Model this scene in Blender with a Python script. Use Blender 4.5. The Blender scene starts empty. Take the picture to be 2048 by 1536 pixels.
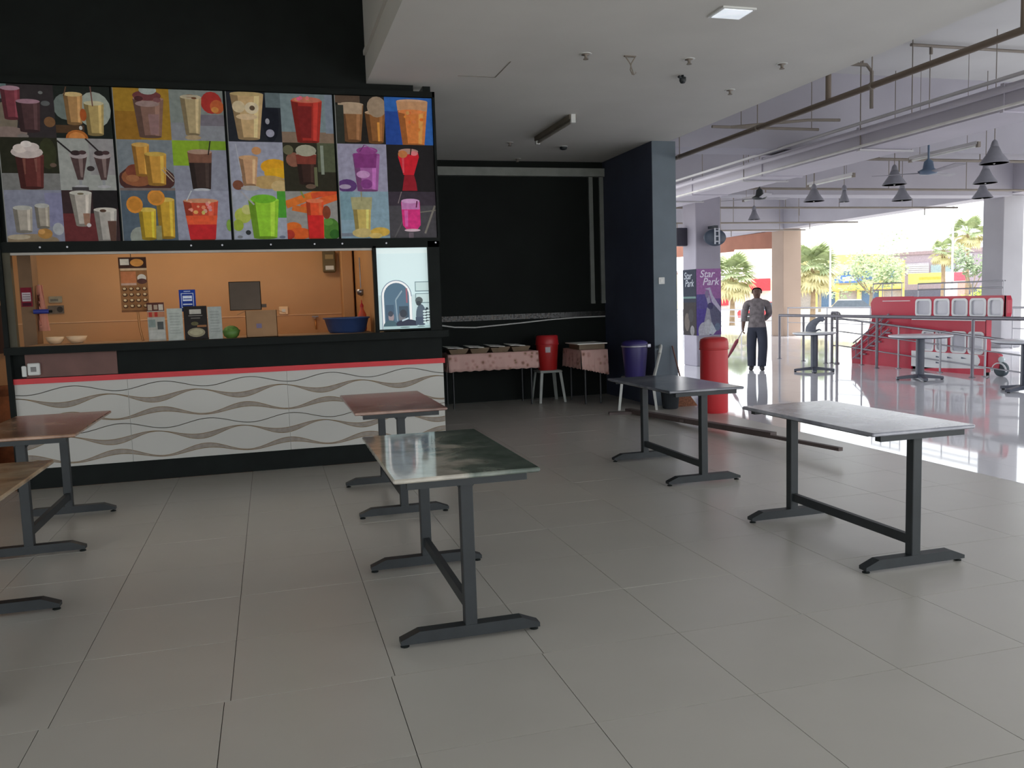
import bpy, bmesh, math, random
from mathutils import Vector, Matrix
random.seed(7)
PI = math.pi
COL = bpy.context.scene.collection

# ------------------------------------------------------------------ camera
H = 1.4367
cam_d = bpy.data.cameras.new('camera'); cam = bpy.data.objects.new('camera', cam_d); COL.objects.link(cam)
cam_d.sensor_fit = 'HORIZONTAL'; cam_d.sensor_width = 36.0; cam_d.lens = 1686.0 * 36.0 / 2048.0
cam_d.clip_end = 600
yaw, pitch, roll = 0.276903, 0.098782, 0.031823
fw = Vector((math.sin(yaw) * math.cos(pitch), math.cos(yaw) * math.cos(pitch), -math.sin(pitch)))
rt = Vector((math.cos(yaw), -math.sin(yaw), 0)); dn = fw.cross(rt)
r2 = math.cos(roll) * rt + math.sin(roll) * dn; d2 = -math.sin(roll) * rt + math.cos(roll) * dn
mw = Matrix((r2, -d2, -fw)).transposed().to_4x4(); mw.translation = Vector((0, 0, H))
cam.matrix_world = mw
bpy.context.scene.camera = cam

# ------------------------------------------------------------------ sky and exposure
sc = bpy.context.scene
w = bpy.data.worlds.new('overcast'); sc.world = w; w.use_nodes = True
bg = w.node_tree.nodes['Background']; bg.inputs['Color'].default_value = (0.93, 0.97, 1.0, 1); bg.inputs['Strength'].default_value = 1.0
sc.view_settings.view_transform = 'Standard'; sc.view_settings.look = 'None'
sc.view_settings.gamma = 1.0; sc.view_settings.use_curve_mapping = False
sc.view_settings.exposure = 1.5
sun_d = bpy.data.lights.new('hazy_sun', 'SUN'); sun_d.energy = 2.6; sun_d.angle = math.radians(12); sun_d.color = (1.0, 0.96, 0.9)
sun = bpy.data.objects.new('hazy_sun', sun_d); COL.objects.link(sun); sun.rotation_euler = Vector((-0.30, -0.12, -0.9)).to_track_quat('-Z', 'Y').to_euler()
sc.cycles.max_bounces = 10; sc.cycles.diffuse_bounces = 6; sc.cycles.glossy_bounces = 4
sc.cycles.sample_clamp_indirect = 6.0

# ------------------------------------------------------------------ materials
def lin(c): return tuple((x / 255 / 12.92 if x <= 10 else ((x / 255 + 0.055) / 1.055) ** 2.4) for x in c)
MATS = {}
def mat(name, rgb, rough=0.6, metal=0.0, var=0.12, scale=6.0, bump=0.0, spec=0.5, emit=0.0, coat=0.0):
    """plain procedural material: albedo (sRGB 0-255) broken up by noise"""
    if name in MATS: return MATS[name]
    m = bpy.data.materials.new(name); m.use_nodes = True; nt = m.node_tree; b = nt.nodes['Principled BSDF']
    c = lin(rgb)
    tc = nt.nodes.new('ShaderNodeTexCoord'); n = nt.nodes.new('ShaderNodeTexNoise')
    n.inputs['Scale'].default_value = scale; n.inputs['Detail'].default_value = 4
    nt.links.new(tc.outputs['Object'], n.inputs['Vector'])
    r = nt.nodes.new('ShaderNodeValToRGB')
    r.color_ramp.elements[0].position = 0.3; r.color_ramp.elements[1].position = 0.7
    r.color_ramp.elements[0].color = (*[x * (1 - var) for x in c], 1); r.color_ramp.elements[1].color = (*[min(1, x * (1 + var)) for x in c], 1)
    nt.links.new(n.outputs['Fac'], r.inputs['Fac']); nt.links.new(r.outputs['Color'], b.inputs['Base Color'])
    b.inputs['Roughness'].default_value = rough; b.inputs['Metallic'].default_value = metal
    b.inputs['Specular IOR Level'].default_value = spec; b.inputs['Coat Weight'].default_value = coat
    if emit:
        nt.links.new(r.outputs['Color'], b.inputs['Emission Color']); b.inputs['Emission Strength'].default_value = emit
    if bump:
        bp = nt.nodes.new('ShaderNodeBump'); bp.inputs['Strength'].default_value = bump; bp.inputs['Distance'].default_value = 0.01
        nt.links.new(n.outputs['Fac'], bp.inputs['Height']); nt.links.new(bp.outputs['Normal'], b.inputs['Normal'])
    MATS[name] = m; return m

def marble(name, base, vein, vein2, rough=0.12, scale=2.2, side=False):
    if name in MATS: return MATS[name]
    m = bpy.data.materials.new(name); m.use_nodes = True; nt = m.node_tree; b = nt.nodes['Principled BSDF']
    tc = nt.nodes.new('ShaderNodeTexCoord'); mp = nt.nodes.new('ShaderNodeMapping'); mp.inputs['Rotation'].default_value = (0, 0, 0.6)
    oi = nt.nodes.new('ShaderNodeObjectInfo')
    nt.links.new(tc.outputs['Object'], mp.inputs['Vector']); nt.links.new(oi.outputs['Location'], mp.inputs['Location'])
    n1 = nt.nodes.new('ShaderNodeTexNoise'); n1.inputs['Scale'].default_value = scale; n1.inputs['Detail'].default_value = 8; n1.inputs['Distortion'].default_value = 1.6
    n2 = nt.nodes.new('ShaderNodeTexNoise'); n2.inputs['Scale'].default_value = scale * 4; n2.inputs['Detail'].default_value = 10
    for n in (n1, n2): nt.links.new(mp.outputs['Vector'], n.inputs['Vector'])
    r = nt.nodes.new('ShaderNodeValToRGB'); e = r.color_ramp.elements
    e[0].position = 0.36; e[0].color = (*lin(vein), 1); e[1].position = 0.62; e[1].color = (*lin(base), 1)
    k = e.new(0.5); k.color = (*lin(vein2), 1)
    mx = nt.nodes.new('ShaderNodeMix'); mx.data_type = 'RGBA'; mx.blend_type = 'MULTIPLY'; mx.inputs['Factor'].default_value = 0.5
    r2_ = nt.nodes.new('ShaderNodeValToRGB'); r2_.color_ramp.elements[0].position = 0.35; r2_.color_ramp.elements[0].color = (0.35, 0.35, 0.35, 1); r2_.color_ramp.elements[1].position = 0.6
    nt.links.new(n1.outputs['Fac'], r.inputs['Fac']); nt.links.new(n2.outputs['Fac'], r2_.inputs['Fac'])
    nt.links.new(r.outputs['Color'], mx.inputs['A']); nt.links.new(r2_.outputs['Color'], mx.inputs['B'])
    nt.links.new(mx.outputs['Result'], b.inputs['Base Color']); b.inputs['Roughness'].default_value = rough; b.inputs['Specular IOR Level'].default_value = 0.85
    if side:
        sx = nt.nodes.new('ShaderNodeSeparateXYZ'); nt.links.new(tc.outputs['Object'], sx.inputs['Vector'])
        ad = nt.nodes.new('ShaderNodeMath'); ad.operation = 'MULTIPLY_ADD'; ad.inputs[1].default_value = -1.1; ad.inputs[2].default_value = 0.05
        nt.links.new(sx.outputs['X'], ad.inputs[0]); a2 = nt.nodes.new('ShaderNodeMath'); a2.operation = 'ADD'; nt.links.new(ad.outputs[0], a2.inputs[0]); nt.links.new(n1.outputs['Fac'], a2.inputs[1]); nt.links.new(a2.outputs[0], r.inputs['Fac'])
    MATS[name] = m; return m

def print_mat(name, rough=0.5, emit=0.0):
    """flat print: the colours live in the mesh's 'ink' attribute"""
    if name in MATS: return MATS[name]
    m = bpy.data.materials.new(name); m.use_nodes = True; nt = m.node_tree; b = nt.nodes['Principled BSDF']
    a = nt.nodes.new('ShaderNodeAttribute'); a.attribute_name = 'ink'
    if not emit:   # mottled ink
        tc = nt.nodes.new('ShaderNodeTexCoord'); n = nt.nodes.new('ShaderNodeTexNoise'); n.inputs['Scale'].default_value = 22; n.inputs['Detail'].default_value = 6
        mr = nt.nodes.new('ShaderNodeMapRange'); mr.inputs['From Min'].default_value = 0.3; mr.inputs['From Max'].default_value = 0.7; mr.inputs['To Min'].default_value = 0.84; mr.inputs['To Max'].default_value = 1.12
        mx = nt.nodes.new('ShaderNodeVectorMath'); mx.operation = 'SCALE'
        nt.links.new(tc.outputs['Object'], n.inputs['Vector']); nt.links.new(n.outputs['Fac'], mr.inputs['Value']); nt.links.new(a.outputs['Vector'], mx.inputs[0]); nt.links.new(mr.outputs['Result'], mx.inputs['Scale']); nt.links.new(mx.outputs['Vector'], b.inputs['Base Color'])
    else: nt.links.new(a.outputs['Color'], b.inputs['Base Color'])
    b.inputs['Roughness'].default_value = rough; b.inputs['Specular IOR Level'].default_value = 0.15
    if emit:
        nt.links.new(a.outputs['Color'], b.inputs['Emission Color']); b.inputs['Emission Strength'].default_value = emit
    MATS[name] = m; return m

def tile_mat(name, rgb, rough, bw, bh, groove=(0.35, 0.35, 0.35), mortar=0.006, offs=(0, 0), spec=0.5, var=0.06, ns=0.0):
    m = bpy.data.materials.new(name); m.use_nodes = True; nt = m.node_tree; b = nt.nodes['Principled BSDF']
    c = lin(rgb)
    tc = nt.nodes.new('ShaderNodeTexCoord'); mp = nt.nodes.new('ShaderNodeMapping'); mp.inputs['Location'].default_value = (*offs, 0)
    br = nt.nodes.new('ShaderNodeTexBrick'); br.offset = 0.0; br.inputs['Scale'].default_value = 1.0
    br.inputs['Brick Width'].default_value = bw; br.inputs['Row Height'].default_value = bh; br.inputs['Mortar Size'].default_value = mortar
    br.inputs['Color1'].default_value = (*[x * (1 - var) for x in c], 1); br.inputs['Color2'].default_value = (*[x * (1 + var) for x in c], 1)
    br.inputs['Mortar'].default_value = (*[x * g for x, g in zip(c, groove)], 1)
    nt.links.new(tc.outputs['Object'], mp.inputs['Vector']); nt.links.new(mp.outputs['Vector'], br.inputs['Vector'])
    nt.links.new(br.outputs['Color'], b.inputs['Base Color']); b.inputs['Roughness'].default_value = rough; b.inputs['Specular IOR Level'].default_value = spec
    MATS[name] = m; return m

# ------------------------------------------------------------------ mesh building
class MB:
    def __init__(s): s.v = []; s.f = []; s.ink = []; s.sm = []
    def add(s, vs, fs, ink=None, smooth=False):
        o = len(s.v); s.v += [tuple(p) for p in vs]
        for f in fs: s.f.append([o + i for i in f]); s.ink.append(ink); s.sm.append(smooth)
        return s
    def box(s, x0, x1, y0, y1, z0, z1, ink=None):
        v = [(x0, y0, z0), (x1, y0, z0), (x1, y1, z0), (x0, y1, z0), (x0, y0, z1), (x1, y0, z1), (x1, y1, z1), (x0, y1, z1)]
        return s.add(v, [(0, 3, 2, 1), (4, 5, 6, 7), (0, 1, 5, 4), (1, 2, 6, 5), (2, 3, 7, 6), (3, 0, 4, 7)], ink)
    def bbox(s, x0, x1, y0, y1, z0, z1, b=0.006):
        """box with chamfered vertical edges and top edge"""
        def ring(i, z): return [(x0 + i + (b if not i else 0) * 0 + (b), y0 + i, z), (x1 - i - b, y0 + i, z), (x1 - i, y0 + i + b, z), (x1 - i, y1 - i - b, z), (x1 - i - b, y1 - i, z), (x0 + i + b, y1 - i, z), (x0 + i, y1 - i - b, z), (x0 + i, y0 + i + b, z)]
        v = ring(b, z0) + ring(0, z0 + b) + ring(0, z1 - b) + ring(b, z1)
        f = [tuple(range(7, -1, -1)), tuple(range(24, 32))]
        for k in range(3):
            for j in range(8): f.append((k * 8 + j, k * 8 + (j + 1) % 8, k * 8 + 8 + (j + 1) % 8, k * 8 + 8 + j))
        return s.add(v, f)
    def prism(s, poly, h0, h1, axis='z'):
        """extrude a 2-D polygon: axis z -> (x,y); y -> (x,z); x -> (y,z)"""
        def P(a, b, h): return (a, b, h) if axis == 'z' else ((a, h, b) if axis == 'y' else (h, a, b))
        n = len(poly); v = [P(a, b, h0) for a, b in poly] + [P(a, b, h1) for a, b in poly]
        return s.add(v, [tuple(range(n - 1, -1, -1)), tuple(range(n, 2 * n))] + [(i, (i + 1) % n, n + (i + 1) % n, n + i) for i in range(n)])
    def cyl(s, p0, p1, r0, r1=None, n=12, caps=True):
        r1 = r0 if r1 is None else r1
        p0, p1 = Vector(p0), Vector(p1); d = (p1 - p0).normalized()
        a = d.orthogonal().normalized(); b = d.cross(a)
        v = []
        for p, r in ((p0, r0), (p1, r1)):
            for i in range(n):
                t = 2 * PI * i / n; v.append(p + a * (r * math.cos(t)) + b * (r * math.sin(t)))
        s.add(v, [(i, (i + 1) % n, n + (i + 1) % n, n + i) for i in range(n)], smooth=True)
        if caps: s.add(v[:n], [tuple(range(n - 1, -1, -1))]); s.add(v[n:], [tuple(range(n))])
        return s
    def tube(s, path, r, n=8):
        path = [Vector(p) for p in path]; rs = r if isinstance(r, (list, tuple)) else [r] * len(path)
        v = []; prev = None
        for i, p in enumerate(path):
            d = (path[min(i + 1, len(path) - 1)] - path[max(i - 1, 0)]).normalized()
            a = (prev - d * prev.dot(d)).normalized() if prev is not None and (prev - d * prev.dot(d)).length > 1e-6 else d.orthogonal().normalized()
            prev = a; b = d.cross(a)
            for k in range(n): t = 2 * PI * k / n; v.append(p + a * (rs[i] * math.cos(t)) + b * (rs[i] * math.sin(t)))
        f = [(i * n + k, i * n + (k + 1) % n, (i + 1) * n + (k + 1) % n, (i + 1) * n + k) for i in range(len(path) - 1) for k in range(n)]
        s.add(v, f, smooth=True); s.add(v[:n], [tuple(range(n - 1, -1, -1))]); s.add(v[-n:], [tuple(range(n))])
        return s
    def lathe(s, prof, c=(0, 0, 0), n=24, sx=1.0, sy=1.0, smooth=True):
        v = []
        for r, z in prof:
            for k in range(n): t = 2 * PI * k / n; v.append((c[0] + r * sx * math.cos(t), c[1] + r * sy * math.sin(t), c[2] + z))
        f = [(i * n + k, i * n + (k + 1) % n, (i + 1) * n + (k + 1) % n, (i + 1) * n + k) for i in range(len(prof) - 1) for k in range(n)]
        s.add(v, f, smooth=smooth)
        if prof[0][0] > 1e-4: s.add(v[:n], [tuple(range(n - 1, -1, -1))])
        if prof[-1][0] > 1e-4: s.add(v[-n:], [tuple(range(n))])
        return s
    def build(s, name, m, parent=None, loc=None, rot=None):
        me = bpy.data.meshes.new(name); me.from_pydata(s.v, [], s.f); me.materials.append(m)
        me.polygons.foreach_set('use_smooth', s.sm)
        if any(i is not None for i in s.ink):
            at = me.color_attributes.new('ink', 'FLOAT_COLOR', 'CORNER')
            k = 0
            for p, i in zip(me.polygons, s.ink):
                c = (*(i or (0.5, 0.5, 0.5)), 1)
                for _ in p.loop_indices: at.data[k].color = c; k += 1
        me.update()
        o = bpy.data.objects.new(name, me); COL.objects.link(o)
        if parent: o.parent = parent
        if loc: o.location = loc
        if rot: o.rotation_euler = rot
        return o
def M(): return MB()
def B(*a): return MB().box(*a)
def empty(name, label=None, cat=None, group=None, loc=(0, 0, 0), rz=0.0):
    o = bpy.data.objects.new(name, None); COL.objects.link(o); o.location = loc; o.rotation_euler = (0, 0, rz); o.empty_display_size = 0.1
    return tag(o, label, cat, group)
def tag(o, label=None, cat=None, group=None, kind=None):
    if label: o['label'] = label
    if cat: o['category'] = cat
    if group: o['group'] = group
    if kind: o['kind'] = kind
    return o
def struct(o, label=None): return tag(o, label, kind='structure')
def inst(src, name, parent, loc=(0, 0, 0), rot=(0, 0, 0), scale=(1, 1, 1)):
    o = bpy.data.objects.new(name, src.data if hasattr(src, 'data') else src); COL.objects.link(o)
    o.parent = parent; o.location = loc; o.rotation_euler = rot; o.scale = scale
    return o
def copy_tree(o, parent=None):
    c = o.copy(); COL.objects.link(c); c.parent = parent
    for ch in list(o.children): copy_tree(ch, c)
    return c

# --- flat prints: shapes in unit coordinates (u right, v up), laid out on a plane
def ell(u, v, ru, rv, c, n=16, a0=0, a1=2 * PI): return ([(u + ru * math.cos(a0 + (a1 - a0) * i / n), v + rv * math.sin(a0 + (a1 - a0) * i / n)) for i in range(n + (1 if a1 - a0 < 6.2 else 0))], c)
def rec(u0, v0, u1, v1, c): return ([(u0, v0), (u1, v0), (u1, v1), (u0, v1)], c)
def trap(u, v0, v1, wt, wb, c): return ([(u - wb / 2, v0), (u + wb / 2, v0), (u + wt / 2, v1), (u - wt / 2, v1)], c)
def line(u0, v0, u1, v1, t, c):
    d = Vector((u1 - u0, v1 - v0)).normalized(); n = Vector((-d.y, d.x)) * t / 2
    return ([(u0 + n.x, v0 + n.y), (u0 - n.x, v0 - n.y), (u1 - n.x, v1 - n.y), (u1 + n.x, v1 + n.y)], c)
def clip01(poly):
    for ax, lim, sg in ((0, 0, 1), (0, 1, -1), (1, 0, 1), (1, 1, -1)):
        out = []
        for i, p in enumerate(poly):
            q = poly[(i + 1) % len(poly)]; dp = sg * (p[ax] - lim); dq = sg * (q[ax] - lim)
            if dp >= 0: out.append(p)
            if dp * dq < 0: t = dp / (dp - dq); out.append((p[0] + t * (q[0] - p[0]), p[1] + t * (q[1] - p[1])))
        poly = out
        if len(poly) < 3: return None
    return poly
def print_mesh(name, shapes, O, U, V, m, parent=None, k=1.0, step=0.0004, thick=0.004):
    """shapes printed on a thin sheet with origin O, width vector U, height vector V"""
    O, U, V = Vector(O), Vector(U), Vector(V); N = U.cross(V).normalized(); mb = MB()
    c0 = [O - N * thick, O + U - N * thick, O + U + V - N * thick, O + V - N * thick]; c1 = [p + N * thick for p in c0]
    ink0 = tuple(min(0.85, x * k) for x in lin(shapes[0][1]))
    mb.add(c0 + c1, [(0, 3, 2, 1), (4, 5, 6, 7), (0, 1, 5, 4), (1, 2, 6, 5), (2, 3, 7, 6), (3, 0, 4, 7)], ink0)
    for i, (poly, c) in enumerate(shapes[1:]):
        poly = clip01(poly)
        if not poly: continue
        ink = tuple(min(0.85, x * k) for x in lin(c))
        mb.add([O + U * a + V * b + N * (step * (1 + i * 0.5)) for a, b in poly], [tuple(range(len(poly)))], ink)
    return mb.build(name, m, parent)

# shared materials
BLACK = mat('black_paint', (17, 22, 21), 0.7, var=0.2, spec=0.2)
DARKMETAL = mat('table_metal', (33, 38, 41), 0.5, var=0.15, scale=14)
CEIL = mat('ceiling_plaster', (200, 199, 195), 0.9, var=0.04, scale=1.3)
SLAB = mat('slab_paint', (196, 196, 196), 0.9, var=0.06, scale=0.8)
GREYPAINT = mat('beam_paint', (158, 156, 166), 0.8, var=0.06, scale=1.0)
WHITEP = mat('white_plastic', (205, 207, 205), 0.45, var=0.05)
STEEL = mat('stainless_steel', (150, 150, 156), 0.3, metal=0.85, var=0.06)
PIPEP = mat('painted_pipe', (120, 112, 104), 0.6, var=0.12, scale=3)
PIPEL = mat('pale_pipe', (176, 174, 178), 0.6, var=0.08, scale=3)
PRINT = print_mat('printed_sheet', 0.7)
RED = mat('red_plastic', (186, 38, 44), 0.4, var=0.1, scale=3)
GLASSY = mat('tinted_glass', (198, 198, 208), 0.12, var=0.1, scale=2)

# ================================================================== SETTING
# --- floor of the eating area: separate tiles on a dark bed
GROUT = mat('grout', (62, 58, 54), 0.9)
FT = mat('beige_floor_tile', (176, 173, 166), 0.30, var=0.035, scale=2.2, spec=1.0)
FT_B = tile_mat('beige_floor_tiling', (176, 173, 166), 0.30, 0.6077, 0.592, mortar=0.003, offs=(0.826, -3.165))
floor = struct(B(-2.72, 5.18, 1.33, 11.72, -0.20, -0.004).build('floor', GROUT), 'beige square tiled floor of the food court')
TW, TD, g = 0.6077, 0.592, 0.0028
def tile_mesh(wx, wy):
    mb = MB(); b = 0.0015
    h = 0.0017; lo = [(g / 2, h, -0.004), (wx - g / 2, h, -0.004), (wx - g / 2, wy - h, -0.004), (g / 2, wy - h, -0.004)]
    top = [(x, y, 0) for x, y, _ in lo]
    mb.add(lo + top, [(4, 5, 6, 7)] + [(i, (i + 1) % 4, (i + 1) % 4 + 4, i + 4) for i in range(4)])
    me = bpy.data.meshes.new('floor_tile'); me.from_pydata(mb.v, [], mb.f); me.materials.append(FT); me.update(); return me
t_up, t_lo, t_edge, t_edge_lo = tile_mesh(TW, TD), tile_mesh(0.6148, 0.600), tile_mesh(5.18 - (-0.826 + 9 * TW), TD), tile_mesh(5.18 - (-0.855 + 9 * 0.6148), 0.6)
t_back = tile_mesh(TW, 11.7 - (3.165 + 14 * TD)); t_corner = tile_mesh(5.18 - (-0.826 + 9 * TW), 11.7 - (3.165 + 14 * TD))
for j in range(0, 15):
    for i in range(-3, 10):
        x, y = -0.826 + i * TW, 3.165 + j * TD
        if y > 7.75 and x + TW < 1.6: continue
        inst((t_corner if i == 9 else t_back) if j == 14 else (t_edge if i == 9 else t_up), 'floor_tile', floor, (x, y, random.uniform(-0.0006, 0)), (random.uniform(-3e-4, 3e-4), random.uniform(-3e-4, 3e-4), 0))
for j in range(-3, 0):
    for i in range(-3, 10):
        if i == 9: inst(t_edge_lo, 'floor_tile', floor, (-0.855 + 9 * 0.6148, 3.165 + j * 0.6, 0)); continue
        inst(t_lo, 'floor_tile', floor, (-0.855 + i * 0.6148, 3.165 + j * 0.6, random.uniform(-0.0006, 0)))
fb = M(); fb.box(-9, 5.18, -8, 1.33, -0.2, 0); fb.box(-9, -2.72, 1.33, 12, -0.2, 0)
struct(fb.build('floor', FT_B), 'beige tiled floor around the tables')
# --- polished floor of the mall concourse
POL = tile_mat('polished_tiles', (228, 228, 234), 0.045, 0.8, 0.8, groove=(0.8, 0.8, 0.8), mortar=0.003, spec=0.45, var=0.02)
struct(B(5.18, 16.7, -8, 34, -0.2, 0).build('floor', POL), 'pale polished concourse floor')
# --- outdoors
GROUND = mat('concrete_ground', (186, 184, 178), 0.95, var=0.08, scale=0.15)
struct(B(-150, 260, -150, 260, -0.95, -0.75).build('ground', GROUND), 'pale concrete yard and road outside')

# --- ceilings
cl = M(); cl.box(0.95, 5.05, -4.5, 11.75, 3.4, 4.6); struct(cl.build('ceiling', CEIL), 'low grey plaster ceiling over the eating area')
struct(B(0.925, 0.95, -4.5, 7.7, 3.62, 3.66).build('trim_1', CEIL), 'thin moulding on the ceiling edge')
struct(B(-9, 0.95, -4.5, 7.8, 6.2, 6.4).build('ceiling', CEIL), 'high ceiling over the left side')
hs = M(); hs.box(5.05, 16.6, 2.0, 30, 4.45, 4.65); struct(hs.build('ceiling', SLAB), 'pale concrete slab over the concourse')
def beam(n, *a): struct(B(*a).build('trim_%d' % n, GREYPAINT), 'pale concrete ceiling beam')
beam(2, 5.13, 16.0, 10.4, 10.9, 3.4, 4.45)
beam(3, 5.13, 16.0, 15.2, 15.75, 3.4, 4.45)
beam(4, 5.05, 16.0, 23.9, 24.5, 3.4, 4.45)
beam(5, 16.0, 16.6, 2.0, 30, 3.45, 4.45)
beam(16, 5.05, 16.0, 1.6, 2.0, 3.4, 4.65)

# --- walls
struct(B(1.53, 5.13, 11.7, 11.9, -0.15, 3.4).build('wall_back', mat('black_green_wall', (18, 23, 21), 0.75, var=0.2, scale=2, spec=0.2)), 'black painted back wall')
NAVY = mat('navy_wall', (66, 72, 92), 0.55, var=0.15, scale=2)
struct(B(4.8, 5.13, 10.05, 11.7, -0.02, 3.4).build('wall_right', NAVY), 'dark navy wall end with a grey-blue edge')
struct(B(4.802, 5.132, 10.04, 10.05, 0, 3.4).build('trim_6', mat('lit_teal_face', (96, 108, 118), 0.6, var=0.1, scale=3)), 'grey-blue front face of the wall end, lightened as its lit side')  # front face coloured paler than the navy wall to paint in its light
struct(B(1.53, 4.8, 11.62, 11.7, 3.185, 3.30).build('trim_7', mat('grey_band', (128, 132, 128), 0.7)), 'grey horizontal band at the top of the black wall')
# mosaic border on the back wall: small tiles, half dark half pale
mos = [(mat('mosaic_a', (112, 104, 98), 0.45), []), (mat('mosaic_b', (52, 49, 49), 0.45), []), (mat('mosaic_c', (26, 28, 28), 0.3), [])]
bord = struct(B(1.53, 4.8, 11.69, 11.7, 1.155, 1.245).build('trim_8', BLACK), 'mosaic border along the black wall')
mm = [M(), M(), M()]
for r in range(4):
    for c in range(130):
        k = random.choice((0, 1, 2, 2)) if c < 95 else random.choice((1, 2, 2, 2))
        x0 = 1.55 + c * 0.025; z0 = 1.165 + r * 0.019
        mm[k].box(x0, x0 + 0.022, 11.684, 11.692, z0, z0 + 0.0165)
for k in range(3): tag(mm[k].build('mosaic_tiles', mos[k][0], bord), kind='stuff')
struct(B(-9, 0.95, 7.78, 7.98, 2.0, 6.2).build('wall_left', BLACK), 'tall black wall above the drinks stall')
struct(B(0.95, 1.37, 7.78, 7.98, 3.30, 3.4).build('wall_left', BLACK), 'black infill above the menu boards')
struct(B(-9, -2.95, 7.78, 7.98, 0, 2.0).build('wall_left', BLACK), 'black wall beside the stall doorway')
struct(B(-9, 5.05, -4.7, -4.5, 3.15, 6.4).build('wall_front_blocker', CEIL), 'unseen header wall behind the viewer, added to limit the daylight')  # unseen header behind the camera, its depth set to hold back daylight
struct(B(0.95, 1.05, -4.7, 7.98, 4.6, 6.4).build('wall_sun_blocker', CEIL), 'unseen upper wall over the low ceiling edge, added to keep the sun out')  # added out of view: stops sun slipping in over the low ceiling
struct(B(-5.2, -5.0, 4.6, 12, 0, 6.4).build('wall_side', CEIL), 'far left wall of the hall')
struct(B(-5.2, -5.0, -4.7, 4.6, 2.3, 6.4).build('wall_side', CEIL), 'unseen left wall above a side opening shaped to light the floor')  # opening below this unseen wall is sized to brighten the left floor
# kitchen shell (peach walls behind the counter)
PEACH = mat('peach_wall', (182, 138, 94), 0.55, var=0.08, scale=1.5)
struct(B(-3.1, 1.46, 9.85, 9.95, 0, 2.7).build('wall_kitchen', PEACH), 'peach kitchen wall behind the counter')
struct(B(-3.2, -3.1, 7.98, 9.95, 0, 2.7).build('wall_kitchen', PEACH), 'peach wall at the left of the kitchen')
struct(B(0.95, 1.03, 7.98, 9.85, 0, 2.7).build('wall_kitchen', PEACH), 'peach wall at the right of the kitchen')
struct(B(-3.2, 1.46, 7.98, 9.95, 2.7, 2.8).build('ceiling', CEIL), 'kitchen ceiling')
struct(B(-3.2, 1.46, 7.72, 9.95, -0.2, 0).build('floor', mat('kitchen_floor', (150, 110, 84), 0.5)), 'kitchen floor')
struct(B(1.46, 1.53, 7.8, 11.7, -0.02, 3.4).build('wall_stall_side', BLACK), 'black side wall of the stall')
kb = M()
for z in (1.35,): kb.box(-3.09, 0.95, 9.842, 9.85, z, z + 0.006)
for x in (-2.3, -1.2, -0.1): kb.box(x, x + 0.006, 9.842, 9.85, 0.3, 1.35)
struct(kb.build('trim_9', mat('pale_joint', (226, 190, 150), 0.6)), 'tile joints on the kitchen wall')
# the beige wall tiles are lit by the kitchen's own warm tube
lamp_t = empty('tube_lamp', 'warm tube lamp on the kitchen ceiling above the counter', 'lamp', loc=(-0.7, 8.75, 2.62))
M().cyl((-0.6, 0, 0), (0.6, 0, 0), 0.018, n=10).build('tube', mat('warm_tube', (255, 214, 160), 0.5, emit=2.0), lamp_t)
B(-0.62, 0.62, -0.03, 0.03, 0.025, 0.08).build('batten', WHITEP, lamp_t)
for lx in (-1.5, -0.7, 0.1):   # the tube's own light
    ld = bpy.data.lights.new('kitchen_tube_light', 'POINT'); ld.shadow_soft_size = 0.06; ld.energy = 3.5; ld.color = (1.0, 0.85, 0.64)
    lo = bpy.data.objects.new('kitchen_tube_light', ld); COL.objects.link(lo); lo.location = (lx, 8.75, 2.5)

# --- columns of the concourse
def column(name, x0, y0, s, z1, m, label):
    o = M().bbox(x0, x0 + s, y0, y0 + s, 0, z1, 0.012).build(name, m); return struct(o, label)
CG = mat('column_grey', (150, 146, 160), 0.7, var=0.08, scale=2)
CBE = mat('column_beige', (158, 138, 124), 0.8, var=0.06, scale=1)
CLG = mat('column_pale_grey', (150, 149, 155), 0.8, var=0.08, scale=1)
column('wall_column', 8.19, 15.2, 0.55, 3.4, CG, 'grey column carrying the poster')
column('wall_column', 16.0, 23.9, 0.66, 3.45, CBE, 'beige square column at the open edge')
column('wall_column', 16.0, 15.42, 0.58, 3.45, CLG, 'pale grey square column at the open edge')
column('wall_column', 16.0, 6.9, 0.58, 3.45, CLG, 'pale grey square column by the camera side')
# orange fascia between the far columns
ofm = mat('orange_fascia', (142, 92, 74), 0.8, var=0.1, scale=2)
M().prism([(24.56, 2.86), (27.2, 3.0), (27.25, 2.93), (34, 3.0), (34, 3.5), (24.56, 3.43)], 16.05, 16.2, 'x').build('trim_10', ofm)
struct(bpy.data.objects['trim_10'], 'orange-brown fascia under the far beam')

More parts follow.
